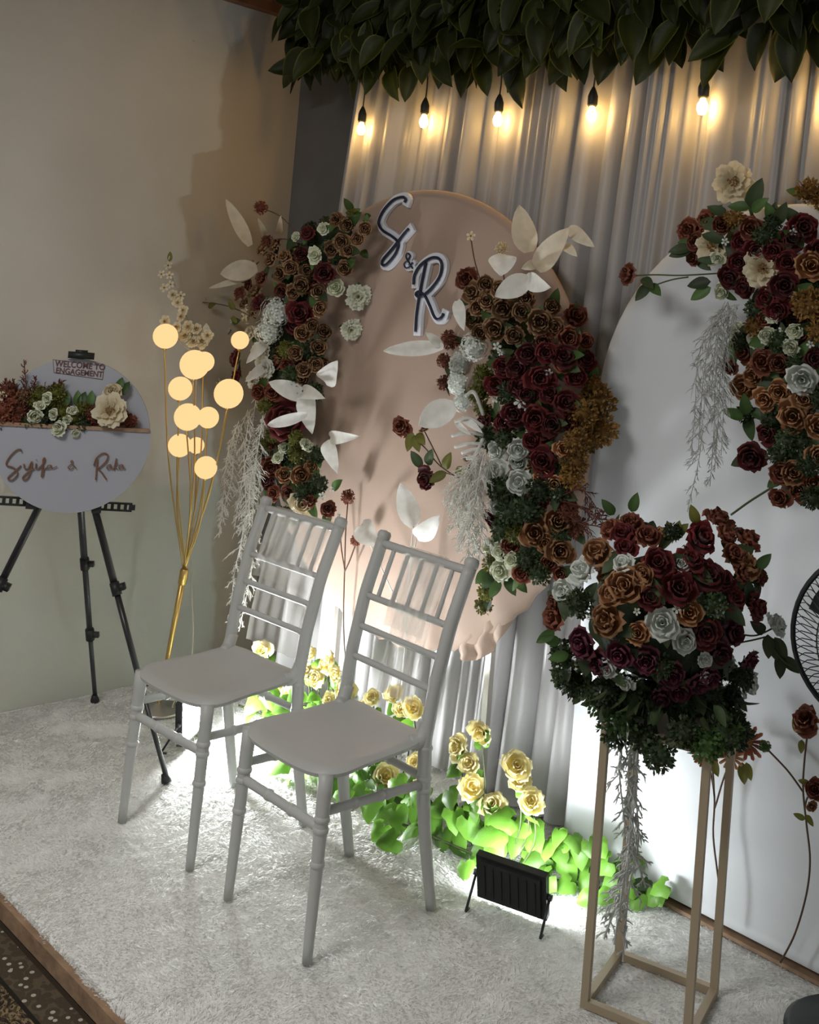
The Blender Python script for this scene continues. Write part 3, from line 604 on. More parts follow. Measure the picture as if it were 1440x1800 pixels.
for px, py, tx, ty, c in ((1318, 365, 1337, 318, 'darkleaf'), (1320, 365, 1282, 360, 'leaf'), (1322, 372, 1345, 350, 'leaf'), (1142, 500, 1128, 515, 'darkleaf'), (1142, 500, 1156, 512, 'leaf'), (1130, 488, 1142, 500, 'darkleaf'), (1250, 495, 1208, 500, 'darkleaf'), (1250, 505, 1214, 525, 'leaf'), (1215, 435, 1192, 438, 'darkleaf'), (1360, 395, 1352, 365, 'leaf'), (1365, 395, 1380, 360, 'darkleaf'), (1280, 380, 1255, 366, 'darkleaf'), (1215, 440, 1190, 445, 'darkleaf'), (1310, 735, 1290, 727, 'leaf'), (1312, 730, 1310, 705, 'leaf')):
    d = A(tx, ty, Yr-.02)-A(px, py, Yr); put_leaf(rc, A(px, py, Yr), d, (.5, -.8, .3), max(.06, np.linalg.norm(d)*1.05), c)
fb = MB()
for k, S in enumerate([[(1280, 530), (1250, 590), (1235, 680), (1228, 790)], [(1285, 540), (1260, 640), (1255, 760), (1248, 855)], [(1290, 550), (1268, 650), (1262, 750), (1256, 830)], [(1275, 530), (1230, 620), (1222, 720), (1215, 800)], [(1270, 560), (1240, 700), (1230, 800), (1208, 900)], [(1290, 560), (1275, 640), (1272, 720), (1268, 800)], [(1278, 535), (1262, 570), (1255, 640), (1250, 700)], [(1300, 535), (1275, 560), (1262, 600), (1258, 660)]]):
    feather(fb, [A(x, y, 2.60-.012*k) for x, y in S], .055, 40, 90+k, .5, 6, .7)
part('hanging_foliage', fb, 'greyfeather', rc)

# ------------------------------------------------------------------ backdrop boards
def fabmat(name, c, n): return mat(name, c, .75, noise=.04, nscale=3, bump=.25, bscale=n, sheen=.2)
M['peachcloth'] = fabmat('peach_cloth', (.36, .258, .20), 9); M['archcloth'] = fabmat('white_arch_cloth', (.62, .64, .66), 5)
rd = thing('round_backdrop', (-2.78, 2.76, 0), 'large round peach cloth backdrop board bearing the dark initials', 'backdrop')
cx, cz, R = -2.777, 1.217, .80
mb = MB(); P = []; nA = 96
def wr(a, q):                                                       # gathers of the cloth along the lower rim
    low = max(0, -math.sin(a)-.45)/.55; return .016*low*q**5*math.sin(a*38+6*math.sin(a*5))
for i in range(nA):
    a = 2*math.pi*i/nA; ca, sa = math.cos(a), math.sin(a)
    row = [(cx+ca*R*q, YB+wr(a, q), cz+sa*R*q) for q in (.001, .3, .6, .8, .9, .96)]
    Rr = R*(1+.012*math.sin(a*41)*max(0, -sa))
    row += [(cx+ca*(Rr-.006), YB+.003+wr(a, 1), cz+sa*(Rr-.006)), (cx+ca*Rr, YB+.014, cz+sa*Rr), (cx+ca*Rr, YB+.02, cz+sa*Rr), (cx+ca*(R-.03), YB+.024, cz+sa*(R-.03)), (cx, YB+.024, cz)]
    P.append(row)
mb.grid(P, None, 0, closed=True); part('cloth_disc', mb, 'peachcloth', rd)
mb = MB(); P = []
for i in range(15):                                                 # tail of cloth tied below the rim
    u = i/14; x = cx+.32+.22*u; row = []
    for j in range(6):
        v = j/5; zr = cz-math.sqrt(max(.01, R*R-(x-cx)**2)); row.append((x+.01*math.sin(9*v), YB+.004+.012*math.sin(u*19+v)*(.3+v), zr+.05-v*(.05+.06*math.sin(math.pi*u)**.6)))
    P.append(row)
mb.grid(P); part('cloth_tail', mb, 'peachcloth', rd)
for x in (cx-.33, cx+.43):
    mb = MB(); zr = cz-math.sqrt(R*R-(x-cx)**2); mb.box((x, YB+.06, (zr+.25)/2+.002), .022, .022, zr+.25); mb.box((x, YB+.06, .012), .03, .16, .02); part('stand_leg', mb, 'satinmetal', rd, smooth=False)
ar = thing('arch_backdrop', (-1.4, 2.8, 0), 'tall white cloth arch backdrop board standing on the stage at right', 'backdrop')
ax, az, ra_ = -1.4, 1.36, .60; YA = 2.77
outl = [(ax-ra_, .02+(az-.02)*k/10) for k in range(10)]+[(ax-ra_*math.cos(math.pi*k/30), az+ra_*math.sin(math.pi*k/30)) for k in range(31)]+[(ax+ra_, az-(az-.02)*k/10) for k in range(1, 11)]
P = []
for (x, z) in outl:
    dx, dz = x-ax, z-.8; row = []
    for q in (0, .3, .6, .85, .95): row.append((ax+dx*q, YA+.004*math.sin(x*17+z*9+q*5)*q, .8+dz*q))
    row += [(ax+dx*.992, YA+.002, .8+dz*.992), (x, YA+.012, z), (x, YA+.036, z), (ax+dx*.97, YA+.04, .8+dz*.97)]
    P.append(row)
mb = MB(); mb.grid(P, None, 0, closed=True); part('cloth_panel', mb, 'archcloth', ar)
mb = MB(); mb.box((ax, YA+.012, .006), 2*ra_+.02, .036, .010); part('base_rail', mb, 'wood', ar, smooth=False)

# letter sign on the round board
LS = thing('letter_sign', (-2.82, YB, 1.75), 'white edged dark script initials sign on the round peach board', 'sign')
def zz(pts): return [ony(560+x/2.88, 310+y/2.88, YB-.02) for x, y in pts]
letters = {'letter_s': [[(440, 132), (445, 115), (425, 105), (380, 122), (335, 170), (312, 215), (310, 245), (330, 275), (370, 300), (400, 325), (408, 350), (395, 390), (365, 430), (340, 450), (325, 445), (328, 425), (350, 398), (385, 358), (430, 300), (460, 266)]],
           'ampersand': [[(480, 466), (462, 436), (447, 408), (455, 390), (467, 402), (456, 424), (438, 444), (446, 464), (464, 458), (480, 436)]],
           'letter_r': [[(548, 436), (530, 520), (515, 600), (500, 700), (495, 788)], [(485, 548), (490, 500), (520, 450), (570, 415), (610, 415), (628, 445), (620, 500), (590, 550), (545, 595), (510, 608), (497, 597), (510, 585), (540, 602), (565, 650), (590, 710), (610, 724), (630, 710), (636, 694)]]}
for nm, strokes in letters.items():
    k = .5 if nm == 'ampersand' else 1.0; fr = MB(); bk = MB()
    for s in strokes:
        C = spline(zz(s), 6); fr.tube([c+np.array([0, -.004, 0]) for c in C], .0042*k+.001, 8)
        # flat plate following the stroke
        q = [c.copy() for c in C]; vs = []; n = len(q)
        for i in range(n):
            t = nrm(q[min(i+1, n-1)]-q[max(i-1, 0)]); side = np.array([t[2], 0, -t[0]])*.0165*(k+.05)
            e = t*(-.013*k if i == 0 else (.013*k if i == n-1 else 0)); pj = .0007*((i*7) % 5)
            for sg in (-1, 1):
                vs += [q[i]+e+side*sg+np.array([0, .004-pj*.3, 0]), q[i]+e+side*sg+np.array([0, .018, 0])]
        fs = []
        for i in range(n-1):
            a = 4*i; b = 4*i+4; fs += [(a, a+2, b+2, b), (a+1, b+1, b+3, a+3), (a, b, b+1, a+1), (a+2, a+3, b+3, b+2)]
        fs += [(0, 1, 3, 2), (4*n-4, 4*n-2, 4*n-1, 4*n-3)]
        bk.add(vs, fs)
    o = part(nm, fr, 'letter', LS); part('backing_plate', bk, 'backing', o, smooth=False)

# ------------------------------------------------------------------ leaf garland and hanging bulbs
GL = thing('leaf_garland', (-2.2, 2.72, 2.62), 'dark green variegated leaf garland along the top of the curtain', 'garland')
GM = [leaf_mesh('garland', .46+.05*i, .16+.08*i, .35, True, i) for i in range(4)]
mb = MB(); mb.tube(spline([(-3.56, 2.74, 2.64), (-3.0, 2.72, 2.66), (-2.0, 2.72, 2.62), (-1.0, 2.72, 2.60), (-.6, 2.72, 2.6)], 10), .03, 8); part('vine', mb, 'darkleaf', GL)
def garland_leaf():
    t = rnd.random(); x = -3.56+t*2.85; lay = rnd.random(); zb = 2.575-.075*(x+3.6)/2.2
    y = 2.77-.17*lay; z = zb+rnd.uniform(-.03, .26)-.05*(lay < .4)
    a = rnd.gauss(0, .45); d = np.array([math.sin(a)+(-.6 if t < .04 else 0), -.25-.25*lay+rnd.uniform(-.2, .2), -math.cos(a)*rnd.uniform(.6, 1.2)+(.9 if rnd.random() < .1 else 0)])
    return (x, y, z), d, np.array([rnd.uniform(-.6, .6)+.3, -1, .25+rnd.uniform(-.3, .3)]), rnd.uniform(.12, .175)
for i in range(298):
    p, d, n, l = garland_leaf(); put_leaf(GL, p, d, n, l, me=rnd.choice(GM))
mb = MB(); src = [( [tuple(v.co) for v in g.vertices], [tuple(f.vertices) for f in g.polygons], [q.value for q in g.attributes['tip'].data]) for g in GM]
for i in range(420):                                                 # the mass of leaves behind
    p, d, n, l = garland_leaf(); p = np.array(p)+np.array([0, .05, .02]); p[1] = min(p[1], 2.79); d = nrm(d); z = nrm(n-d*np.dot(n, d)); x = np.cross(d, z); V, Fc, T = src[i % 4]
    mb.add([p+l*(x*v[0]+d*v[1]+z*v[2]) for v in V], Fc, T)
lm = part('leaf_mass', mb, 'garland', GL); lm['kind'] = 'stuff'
bl = [((635, 228), 2.798, 'leftmost hanging warm bulb nearest the wall corner'), ((745, 215), 2.798, 'hanging warm bulb above the round board, second from the wall corner'), ((875, 212), 2.798, 'hanging warm bulb, third from the wall corner'), ((1040, 203), 2.798, 'hanging warm bulb, fourth from the wall corner'), ((1235, 190), 2.798, 'hanging warm bulb above the tall cream peony, fifth from the wall corner'), ((1462, 175), 2.80, 'hanging warm bulb at the right edge glowing on the curtain')]
for (px, py), Y, lab in bl:
    p = ony(px, py, Y); b = thing('hanging_bulb', p, lab, 'light bulb', 'warm string bulbs before the curtain')
    mb = MB(); mb.lathe([(0, -.021), (.010, -.018), (.0165, -.004), (.0155, .010), (.009, .022), (.007, .03)], p, seg=12); part('glass_bulb', mb, 'bulb', b)
    mb = MB(); mb.lathe([(0, .028), (.012, .028), (.0165, .036), (.0165, .062), (.011, .078), (.004, .092), (0, .092)], p, seg=12); part('socket', mb, 'black', b)
    mb = MB(); mb.tube(spline([p+np.array([0, 0, .09]), p+np.array([.006, -.004, .15]), p+np.array([.0, -.01, .26])], 4), .0028, 6); part('cord', mb, 'black', b)

# ------------------------------------------------------------------ chairs
def bamboo(mb, a, b, r0_, r1_, rings=(), n=14, mid=None):
    a = np.array(a, float); b = np.array(b, float); pts = spline([a, b] if mid is None else [a]+[np.array(m, float) for m in mid]+[b], 10 if mid is None else 8)
    T = [i/(len(pts)-1) for i in range(len(pts))]; P = []; Rr = []
    L = np.linalg.norm(b-a)
    for i, t in enumerate(T): P.append(pts[i]); Rr.append(r0_+(r1_-r0_)*t)
    mb.tube(P, Rr, n)
    for g in rings:
        k = g*(len(pts)-1); i = min(int(k), len(pts)-2); c = pts[i]+(pts[i+1]-pts[i])*(k-i); d = nrm(pts[i+1]-pts[i]); r = r0_+(r1_-r0_)*g
        mb.lathe([(r*.98, -.008), (r+.0022, -.005), (r+.003, 0), (r+.0022, .005), (r*.98, .008)], c, d, n)
def chair(x, y, rz, label):
    c = thing('chiavari_chair', (x, y, 0), label, 'chair', 'white banquet chairs on the stage', rz)
    # frame points, chair faces -y
    def back(z):                                                      # y of the rear post at height z
        return float(np.interp(z, [0, .15, .30, .46, .60, .75, .94], [.212, .178, .150, .140, .158, .192, .262]))
    def bxp(z): return float(np.interp(z, [0, .46, .94], [.170, .168, .180]))
    for s in (-1, 1):
        mb = MB(); zs = [0, .08, .16, .24, .32, .40, .46, .52, .60, .68, .76, .84, .905]
        P = spline([(s*bxp(z), back(z), z) for z in zs], 3); mb.tube(P, [.0145+.004*min(1, p[2]/.3) for p in P], 14)
        zt = .915; mb.lathe([(.0185, -.012), (.0205, -.004), (.0205, .006), (.016, .014), (0, .017)], (s*bxp(zt), back(zt), zt), (0, .33, 1), 14)
        for z in (.33, .36, .44): mb.lathe([(.018, -.007), (.021, -.003), (.021, .003), (.018, .007)], (s*bxp(z), back(z), z), (0, .0, 1), 14)
        lpart('back_post', mb, 'chair', c)
        mb = MB(); bamboo(mb, (s*.170, -.208, 0), (s*.163, -.190, .445), .0125, .0195, (.52, .70, .76)); lpart('leg', mb, 'chair', c)
        mb = MB(); bamboo(mb, (s*.166, -.195, .355), (s*.169, back(.345), .345), .0115, .0115, (.3, .55, .62)); lpart('stretcher', mb, 'chair', c)
    mb = MB(); bamboo(mb, (-.166, -.196, .315), (.166, -.196, .315), .0125, .0125, (.35, .65)); lpart('stretcher', mb, 'chair', c)
    mb = MB(); bamboo(mb, (-.166, back(.36), .36), (.166, back(.36), .36), .0105, .0105, (.4, .6)); lpart('stretcher', mb, 'chair', c)
    mb = MB(); bamboo(mb, (-bxp(.9), back(.895), .895), (bxp(.9), back(.895), .895), .012, .012); lpart('top_rail', mb, 'chair', c)
    for z in (.752, .668, .586):
        mb = MB(); bamboo(mb, (-bxp(z), back(z), z), (bxp(z), back(z), z), .0095, .0095); lpart('back_rail', mb, 'chair', c)
    for k in range(5):
        x_ = -.12+.06*k; mb = MB(); bamboo(mb, (x_, back(.752), .752), (x_, back(.895), .892), .0065, .0065); lpart('spindle', mb, 'chair', c)
    # moulded seat: dished, the corners drawn up to the posts
    n = 22; top = []; bot = []
    for i in range(n+1):
        u = -1+2*i/n; rt = []; rbm = []
        for j in range(n+1):
            v = -1+2*j/n
            k = math.sqrt(1-.30*v**6) ; k2 = math.sqrt(1-.30*u**6)
            wx = .205-.02*(v+1)/2; X = u*wx*(k-.01)*(1-.06*(1-v*v)); Yy = -.02+v*.195*(k2+.02)+.012*(1-u*u)*(-1 if v < 0 else .0)*abs(v)
            e = max(abs(u), abs(v)); Z = .462-.014*(1-min(1, (u*u+v*v)))+(.012*max(0, v)**2*(abs(u)**3))+(-.010*max(0, -v)**3)
            edge = max(0, (e-.88)/.12); Z -= .008*edge**2
            rt.append((X, Yy, Z)); rbm.append((X*.985, Yy*.985, Z-.022+.012*edge**2))
        top.append(rt); bot.append(rbm)
    mb = MB(); mb.grid(top); mb.grid(bot[::-1])
    ring = lambda G: [G[i][0] for i in range(n+1)]+[G[n][j] for j in range(1, n+1)]+[G[i][n] for i in range(n-1, -1, -1)]+[G[0][j] for j in range(n-1, 0, -1)]
    a, b = ring(top), ring(bot); mb.grid([[b[i], a[i]] for i in range(len(a))][::-1], None, 0, closed=True)
    for s in (-1, 1): mb.tube(spline([(s*.150, .105, .452), (s*.162, .130, .462), (s*.167, .148, .50)], 5), [.020]*5+[.0195]*6, 12)
    lpart('seat', mb, 'chair', c)
    return c, back
def sash(ch, back, x0, x1, zb, label):
    t = bpy.data.objects.new('chair_sash', None); t.empty_display_size = .05; link(t, None, WM[ch.name] @ Matrix.Translation((0, .25, .9))); tag(t, label, 'sash', 'sheer sashes on the chair backs')
    P = []
    for i in range(49):
        u = i/48; row = []
        for j in range(22):
            v = j/21; z = .908-v*(.908-zb); xx = x0+(x1-x0)*u; sq = 1-.12*v; xm = (x0+x1)/2
            yy = back(z)+.0165*(1-.5*v)+.006*math.sin(u*math.pi*9+.6*math.sin(v*4))*(1-.5*v)
            if j == 0: yy = back(z)-.002; z = .911
            row.append((xm+(xx-xm)*sq, yy, z))
        P.append(row)
    mb = MB(); mb.grid(P); o = part('back_panel', mb, 'sash', t, world=WM[ch.name])
    P = [[(q[0], q[1]) for q in ()]]
    P = []
    for i in range(49):
        u = i/48; row = []
        for j in range(10):
            v = j/9; z = .911-v*(.911-.70); xx = x0+(x1-x0)*u; xm = (x0+x1)/2
            yy = back(z)-.0155-.004*math.sin(u*math.pi*9+1)*v
            if j == 0: yy = back(z)-.001
            row.append((xm+(xx-xm)*(1-.06*v), yy, z))
        P.append(row)
    mb = MB(); mb.grid(P); part('front_flap', mb, 'sash', t, world=WM[ch.name])
ch1, bk1 = chair(-2.722, 2.003, math.radians(3), 'white chair nearer the left wall, in front of the first floodlight')
ch2, bk2 = chair(-2.183, 2.008, math.radians(-1), 'white chair nearer the camera, in front of the yellow roses')
sash(ch1, bk1, -.12, .155, .50, 'sheer white sash on the chair nearer the left wall')
sash(ch2, bk2, -.06, .10, .52, 'sheer white sash on the chair nearer the camera')

# ------------------------------------------------------------------ floodlights
def flood(name, c, n, w_, h_, lab, em, lean=.0, handle=True):
    n = nrm(n); c = np.array(c, float); X = nrm(np.cross((0, 0, 1), n)); Z = np.cross(n, X)
    t = thing(name, (c[0], c[1], 0), lab, 'floodlight', 'floodlights on the stage floor')
    mb = MB(); mb.box(c, w_, h_, .022, X, Z, n); mb.box(c-n*.014, w_*.86, h_*.86, .012, X, Z, n)
    part('housing', mb, 'black', t, smooth=False)
    mb = MB()
    for k in range(7): mb.box(c-n*.0215-X*(w_*.36)+X*w_*.12*k, .003, h_*.7, .004, X, Z, n)
    part('cooling_fins', mb, 'black', t, smooth=False)
    mb = MB(); mb.box(c+n*.013, w_*.88, h_*.86, .004, X, Z, n); part('lens', mb, em, t, smooth=False)
    for s in (-1, 1):
        p = c+X*s*(w_/2+.006); f = np.array([p[0], p[1], 0])-np.array([n[0], n[1], 0])*.055
        mb = MB(); mb.tube([p, f+np.array([0, 0, .004])], .0038, 6); mb.tube([f+np.array([0, 0, .004]), f+np.array([n[0], n[1], 0])*.02+np.array([0, 0, .004])], .0038, 6)
        mb.lathe([(0, -.006), (.008, -.006), (.008, .006), (0, .006)], p, X, 10); part('bracket_arm', mb, 'blackmetal', t)
    return t
pa = onz(318, 1315); flood('floodlight', (pa[0], pa[1]+.02, .105), (.80, .56, .08), .16, .15, 'black floodlight shining sideways under the chair nearer the left wall', 'flood_a')
pl_, pr_ = onz(822, 1606), onz(950, 1650); pc = (pl_+pr_)/2
nb = nrm(np.cross((0, 0, 1.0), pr_-pl_)); flood('floodlight', (pc[0]+nb[0]*.05, pc[1]+nb[1]*.05, .085), (nb[0]+.04, nb[1], .26), .20, .13, 'black floodlight seen from behind, in front of the ivy', 'flood_b')

# ------------------------------------------------------------------ flower stand and bouquet
SC = np.array([-1.42, 2.367, 0.0]); sr = math.radians(16); sx = np.array([math.cos(sr), math.sin(sr), 0]); sy = np.array([-math.sin(sr), math.cos(sr), 0]); h = .12; ZT = .665; tk = .018
fs = thing('flower_stand', SC, 'champagne gold square frame flower stand under the big bouquet', 'flower stand')
for a in (-1, 1):
    for b in (-1, 1):
        mb = MB(); mb.box(SC+sx*a*h+sy*b*h+np.array([0, 0, ZT/2]), tk, tk, ZT, sx, sy); part('post', mb, 'champagne', fs, smooth=False)
for z, nm in ((tk/2, 'bottom_rail'), (ZT-tk/2, 'top_rail')):
    for a in (-1, 1):
        mb = MB(); mb.box(SC+sx*a*h+np.array([0, 0, z]), tk, 2*h-tk, tk, sx, sy); part(nm, mb, 'champagne', fs, smooth=False)
        mb = MB(); mb.box(SC+sy*a*h+np.array([0, 0, z]), 2*h-tk, tk, tk, sx, sy); part(nm, mb, 'champagne', fs, smooth=False)
mb = MB(); mb.box(SC+np.array([0, 0, ZT-.006]), 2*h-tk, 2*h-tk, .006, sx, sy); part('top_plate', mb, 'champagne', fs, smooth=False)
BC = atd(1160, 1085, 2.65)
bq = thing('stand_bouquet', (BC[0], BC[1], ZT), 'big round burgundy and copper bouquet on the gold stand', 'bouquet')
core = MB(); core.ball(BC, .17, 16, 10, sc=(1, 1, .85)); part('moss_core', core, 'foam', bq)
L = []
L += rosepts([(1097, 939, 50), (1234, 947, 64), (1245, 1012, 62), (1158, 990, 58), (1194, 1033, 66), (1144, 1048, 52), (1238, 1109, 66), (1288, 1051, 54), (1328, 1069, 50), (1100, 965, 40), (1215, 985, 50), (1270, 1020, 46)], 'rose', 'burgundy')
L += rosepts([(1140, 943, 46), (1263, 914, 52), (1277, 943, 48), (1313, 947, 52), (974, 1084, 52), (1335, 1012, 38), (1290, 975, 44), (1075, 930, 44), (1110, 920, 44), (1305, 1010, 40), (975, 1060, 36)], 'rose', 'rust')
L += rosepts([(1050, 972, 58), (1100, 1030, 70), (1068, 1091, 62), (1310, 994, 60), (1212, 1077, 50), (1122, 1113, 44), (1075, 1045, 50), (1130, 1010, 44)], 'rose', 'copper')
L += rosepts([(1025, 1131, 58), (1137, 1160, 54), (1180, 1185, 54), (1194, 1214, 48), (1090, 1150, 50), (1227, 1203, 46), (1317, 1160, 42), (1265, 1150, 50), (1050, 1165, 46), (1250, 1190, 44), (1290, 1110, 50), (1160, 1225, 44)], 'rose', 'plum')
L += rosepts([(1097, 990, 40), (1025, 1004, 52), (992, 1040, 48), (1165, 1095, 62), (1202, 1127, 48), (1198, 993, 30), (1068, 1174, 38), (1317, 1203, 44), (1241, 1192, 24), (1100, 1199, 34), (1240, 1160, 28)], 'rose', 'white')
L += rosepts([(1010, 1200, 60), (1072, 1215, 60), (1144, 1235, 60), (1245, 1222, 60), (1020, 1060, 54), (1252, 1062, 54), (990, 1150, 54), (1300, 1190, 54), (1040, 1215, 50), (1110, 1225, 56), (1200, 1235, 56), (990, 1190, 46), (1280, 1225, 50), (1160, 1170, 50), (1183, 936, 36)], 'fluff', 'darkleaf')
L += rosepts([(1035, 1085, 12), (1120, 1075, 14), (1268, 1160, 14), (1060, 1240, 12), (1190, 1070, 18), (1275, 1060, 12), (1005, 1085, 10)], 'star', 'white')
for (px, py, d, kind, colr) in L:
    e2 = ((px-1160)/190)**2+((py-1080)/178)**2; k = math.sqrt(max(0, 1-e2)); p = atd(px, py, 2.65-.215*k); n = nrm(nrm(p-BC)+nrm(CAM-p)*.35+jv(.25)); rad = d*.5*depth(p)/F*1.04
    put_flower(bq, p, n, rad, kind, colr)
    a = nrm(np.cross(n, jv(1))); put_leaf(bq, p-n*rad*.5, a+n*.2, n+jv(.4), rnd.uniform(.05, .08), 'darkleaf')
for i in range(46):                                                  # the far side
    u = nrm(nrm(BC-CAM)*rnd.uniform(.15, 1)+jv(.9)); p = BC+u*np.array([.215, .215, .19]); put_flower(bq, p, u+jv(.2), rnd.uniform(.03, .042), 'rose' if i % 4 else 'fluff', rnd.choice(['burgundy', 'rust', 'copper', 'plum', 'white']) if i % 4 else 'darkleaf')
for i in range(130):                                                 # leafy skirt
    a = rnd.random()*6.283; q = rnd.uniform(.06, .2); p = BC+np.array([q*math.cos(a), q*math.sin(a), -.13-.11*rnd.random()*(1-q*2)]); put_leaf(bq, p, np.array([math.cos(a)*.8, math.sin(a)*.8, -.7])+jv(.5), jv(1), rnd.uniform(.04, .065), 'darkleaf')
for i in range(22):                                                  # foliage spilling over the stand's top frame
    a = 2*math.pi*i/22; q = rnd.uniform(.12, .18); p = np.array([SC[0]+q*math.cos(a), SC[1]+q*math.sin(a), ZT+rnd.uniform(-.03, .04)]); put_flower(bq, p, (math.cos(a), math.sin(a), -.2), rnd.uniform(.035, .05), 'fluff', 'darkleaf' if i % 4 else 'leaf')
for px, py, tx, ty in ((1183, 950, 1172, 912), (1186, 950, 1195, 915), (1183, 945, 1205, 925), (1110, 900, 1120, 868), (1225, 920, 1216, 890), (1080, 905, 1060, 880), (1330, 1000, 1355, 975), (975, 1110, 942, 1130), (985, 1130, 950, 1120), (1000, 1150, 960, 1160)):
    put_leaf(bq, atd(px, py, 2.55), atd(tx, ty, 2.53)-atd(px, py, 2.55), CAM-BC, .05, 'olive' if py < 960 and px > 1150 else 'leaf')
pW = atd(1364, 1102, 2.60); put_flower(bq, pW, nrm(RT*.8-fw*.3+np.array([0, 0, .6])), 27*2.6/F, 'rose', 'white')
mb = STEMS(); stem(mb, [atd(1300, 1115, 2.6), atd(1330, 1117, 2.6), pW]); stem(mb, [atd(1300, 1130, 2.6), atd(1325, 1125, 2.6), atd(1345, 1120, 2.6)])
stem(mb, [atd(1345, 1120, 2.6), atd(1375, 1160, 2.58), atd(1398, 1175, 2.58)])
stems('stem', mb, 'stem', bq)
for px, py, tx, ty in ((1350, 1115, 1352, 1160), (1355, 1120, 1368, 1165), (1362, 1120, 1385, 1160), (1375, 1155, 1400, 1175), (1372, 1150, 1372, 1178), (1345, 1112, 1330, 1100)): put_leaf(bq, atd(px, py, 2.6), atd(tx, ty, 2.58)-atd(px, py, 2.6), CAM-BC, .055, 'darkleaf')
fb = MB()
for k, S in enumerate([[(1120, 1245), (1105, 1350), (1108, 1450), (1100, 1570)], [(1125, 1250), (1120, 1330), (1112, 1440), (1095, 1560), (1080, 1660)], [(1112, 1280), (1090, 1330), (1095, 1420), (1108, 1480)], [(1118, 1400), (1122, 1480), (1105, 1570), (1095, 1690)], [(1115, 1300), (1112, 1420), (1118, 1500), (1135, 1560)], [(1110, 1450), (1100, 1540), (1080, 1600), (1062, 1650)], [(1140, 1240), (1125, 1290), (1120, 1360), (1118, 1420)]]):
    feather(fb, [atd(x, y, 2.66+.012*(k-3)) for x, y in S], .06, 26, 120+k, .3, 5, 1.7)
part('hanging_foliage', fb, 'greyfeather', bq)

# ------------------------------------------------------------------ yellow roses and ivy along the foot of the backdrop
ivy = thing('ivy_garland', (-2.4, 2.5, 0), 'bright green ivy garland lying along the foot of the backdrop', 'ivy garland')
vine = MB(); vp = [onz(x, y, .02) for x, y in [(420, 1240), (480, 1270), (540, 1330), (620, 1390), (690, 1440), (760, 1470), (830, 1500), (900, 1520), (970, 1545), (1050, 1560), (1165, 1580)]]
vine.tube(spline(vp, 6), .004, 6); part('vine', vine, 'stem', ivy)
IV = [(445, 1238, 40), (475, 1228, 38), (500, 1240, 42), (520, 1225, 36), (440, 1255, 36), (460, 1290, 38), (490, 1345, 44), (512, 1365, 40), (540, 1350, 40), (560, 1370, 40), (585, 1385, 40), (605, 1400, 40), (630, 1395, 44), (650, 1420, 44), (672, 1428, 54), (700, 1440, 46), (685, 1478, 46), (668, 1462, 40), (715, 1405, 44), (735, 1430, 46), (745, 1395, 44), (760, 1450, 46), (778, 1475, 44), (775, 1420, 46), (800, 1440, 44), (804, 1478, 50), (790, 1400, 44), (825, 1455, 46), (835, 1420, 44), (862, 1465, 62), (845, 1500, 54), (870, 1500, 44), (885, 1440, 50), (912, 1452, 52), (905, 1480, 46), (938, 1468, 52), (945, 1512, 54), (920, 1520, 44), (960, 1552, 50), (962, 1490, 44), (817, 1528, 36), (830, 1515, 40), (985, 1500, 42), (1000, 1530, 42), (1020, 1505, 40), (1040, 1490, 40), (1060, 1520, 46), (1030, 1545, 40), (1075, 1545, 40), (1010, 1480, 36), (1055, 1490, 36), (1028, 1580, 34), (1062, 1575, 36), (1160, 1560, 40), (1150, 1578, 36), (1100, 1560, 40), (1120, 1585, 36), (540, 1250, 36), (590, 1260, 36), (620, 1290, 36), (600, 1330, 36), (640, 1350, 38), (700, 1380, 40), (660, 1390, 38), (720, 1460, 40), (860, 1430, 40), (980, 1470, 36), (995, 1555, 38)]
for px, py, d in IV:
    Y = 2.50 if px < 900 else 2.55+.0006*(px-900); p = ony(px, py, Y)
    if p[2] < .02: p = onz(px, py, .02+rnd.random()*.02)
    ln = d*depth(p)/F*1.15; n = nrm(np.array([rnd.uniform(-.4, .6), -.75, .65])+jv(.35)); dn = np.array([rnd.uniform(-1, 1), -.4, -.6]); dn = nrm(dn-n*np.dot(dn, n))
    put_leaf(ivy, p-dn*ln*.5, dn, n, ln, me=rnd.choice(IVYM))
for i in range(120):                                                 # leaves deeper in the row
    t = rnd.random(); k = t*(len(vp)-1.001); a = int(k); q = vp[a]+(vp[a+1]-vp[a])*(k-a)+np.array([rnd.uniform(-.06, .06), rnd.uniform(.0, .13), rnd.uniform(0, .11)*(1-t*.5)]); n = nrm(np.array([0, -.6, .7])+jv(.5)); dn = nrm(np.cross(n, jv(1))); put_leaf(ivy, q, dn, n, rnd.uniform(.05, .085), 'leaf', me=rnd.choice(IVYM) if i % 3 else None)
YR = [('yellow rose bunch on the floor behind the chair nearer the left wall', [(462, 1142, 38), (506, 1220, 28), (488, 1205, 26)]),
      ('yellow rose bunch seen between the two chairs', [(546, 1149, 26), (577, 1165, 42), (556, 1190, 40), (608, 1213, 42), (579, 1232, 32), (540, 1180, 32), (590, 1185, 30)]),
      ('yellow rose bunch behind the back rails of the chair nearer the camera', [(654, 1226, 32), (692, 1220, 36), (725, 1245, 44), (707, 1248, 34), (640, 1240, 28)]),
      ('yellow roses showing under the seat of the chair nearer the camera', [(679, 1365, 50), (729, 1340, 34), (735, 1385, 30)]),
      ('tall yellow rose bunch right of the chairs above the floodlight', [(844, 1286, 44), (804, 1313, 48), (825, 1342, 40), (908, 1347, 58), (829, 1384, 52), (867, 1413, 52), (935, 1409, 50), (915, 1375, 44)])]
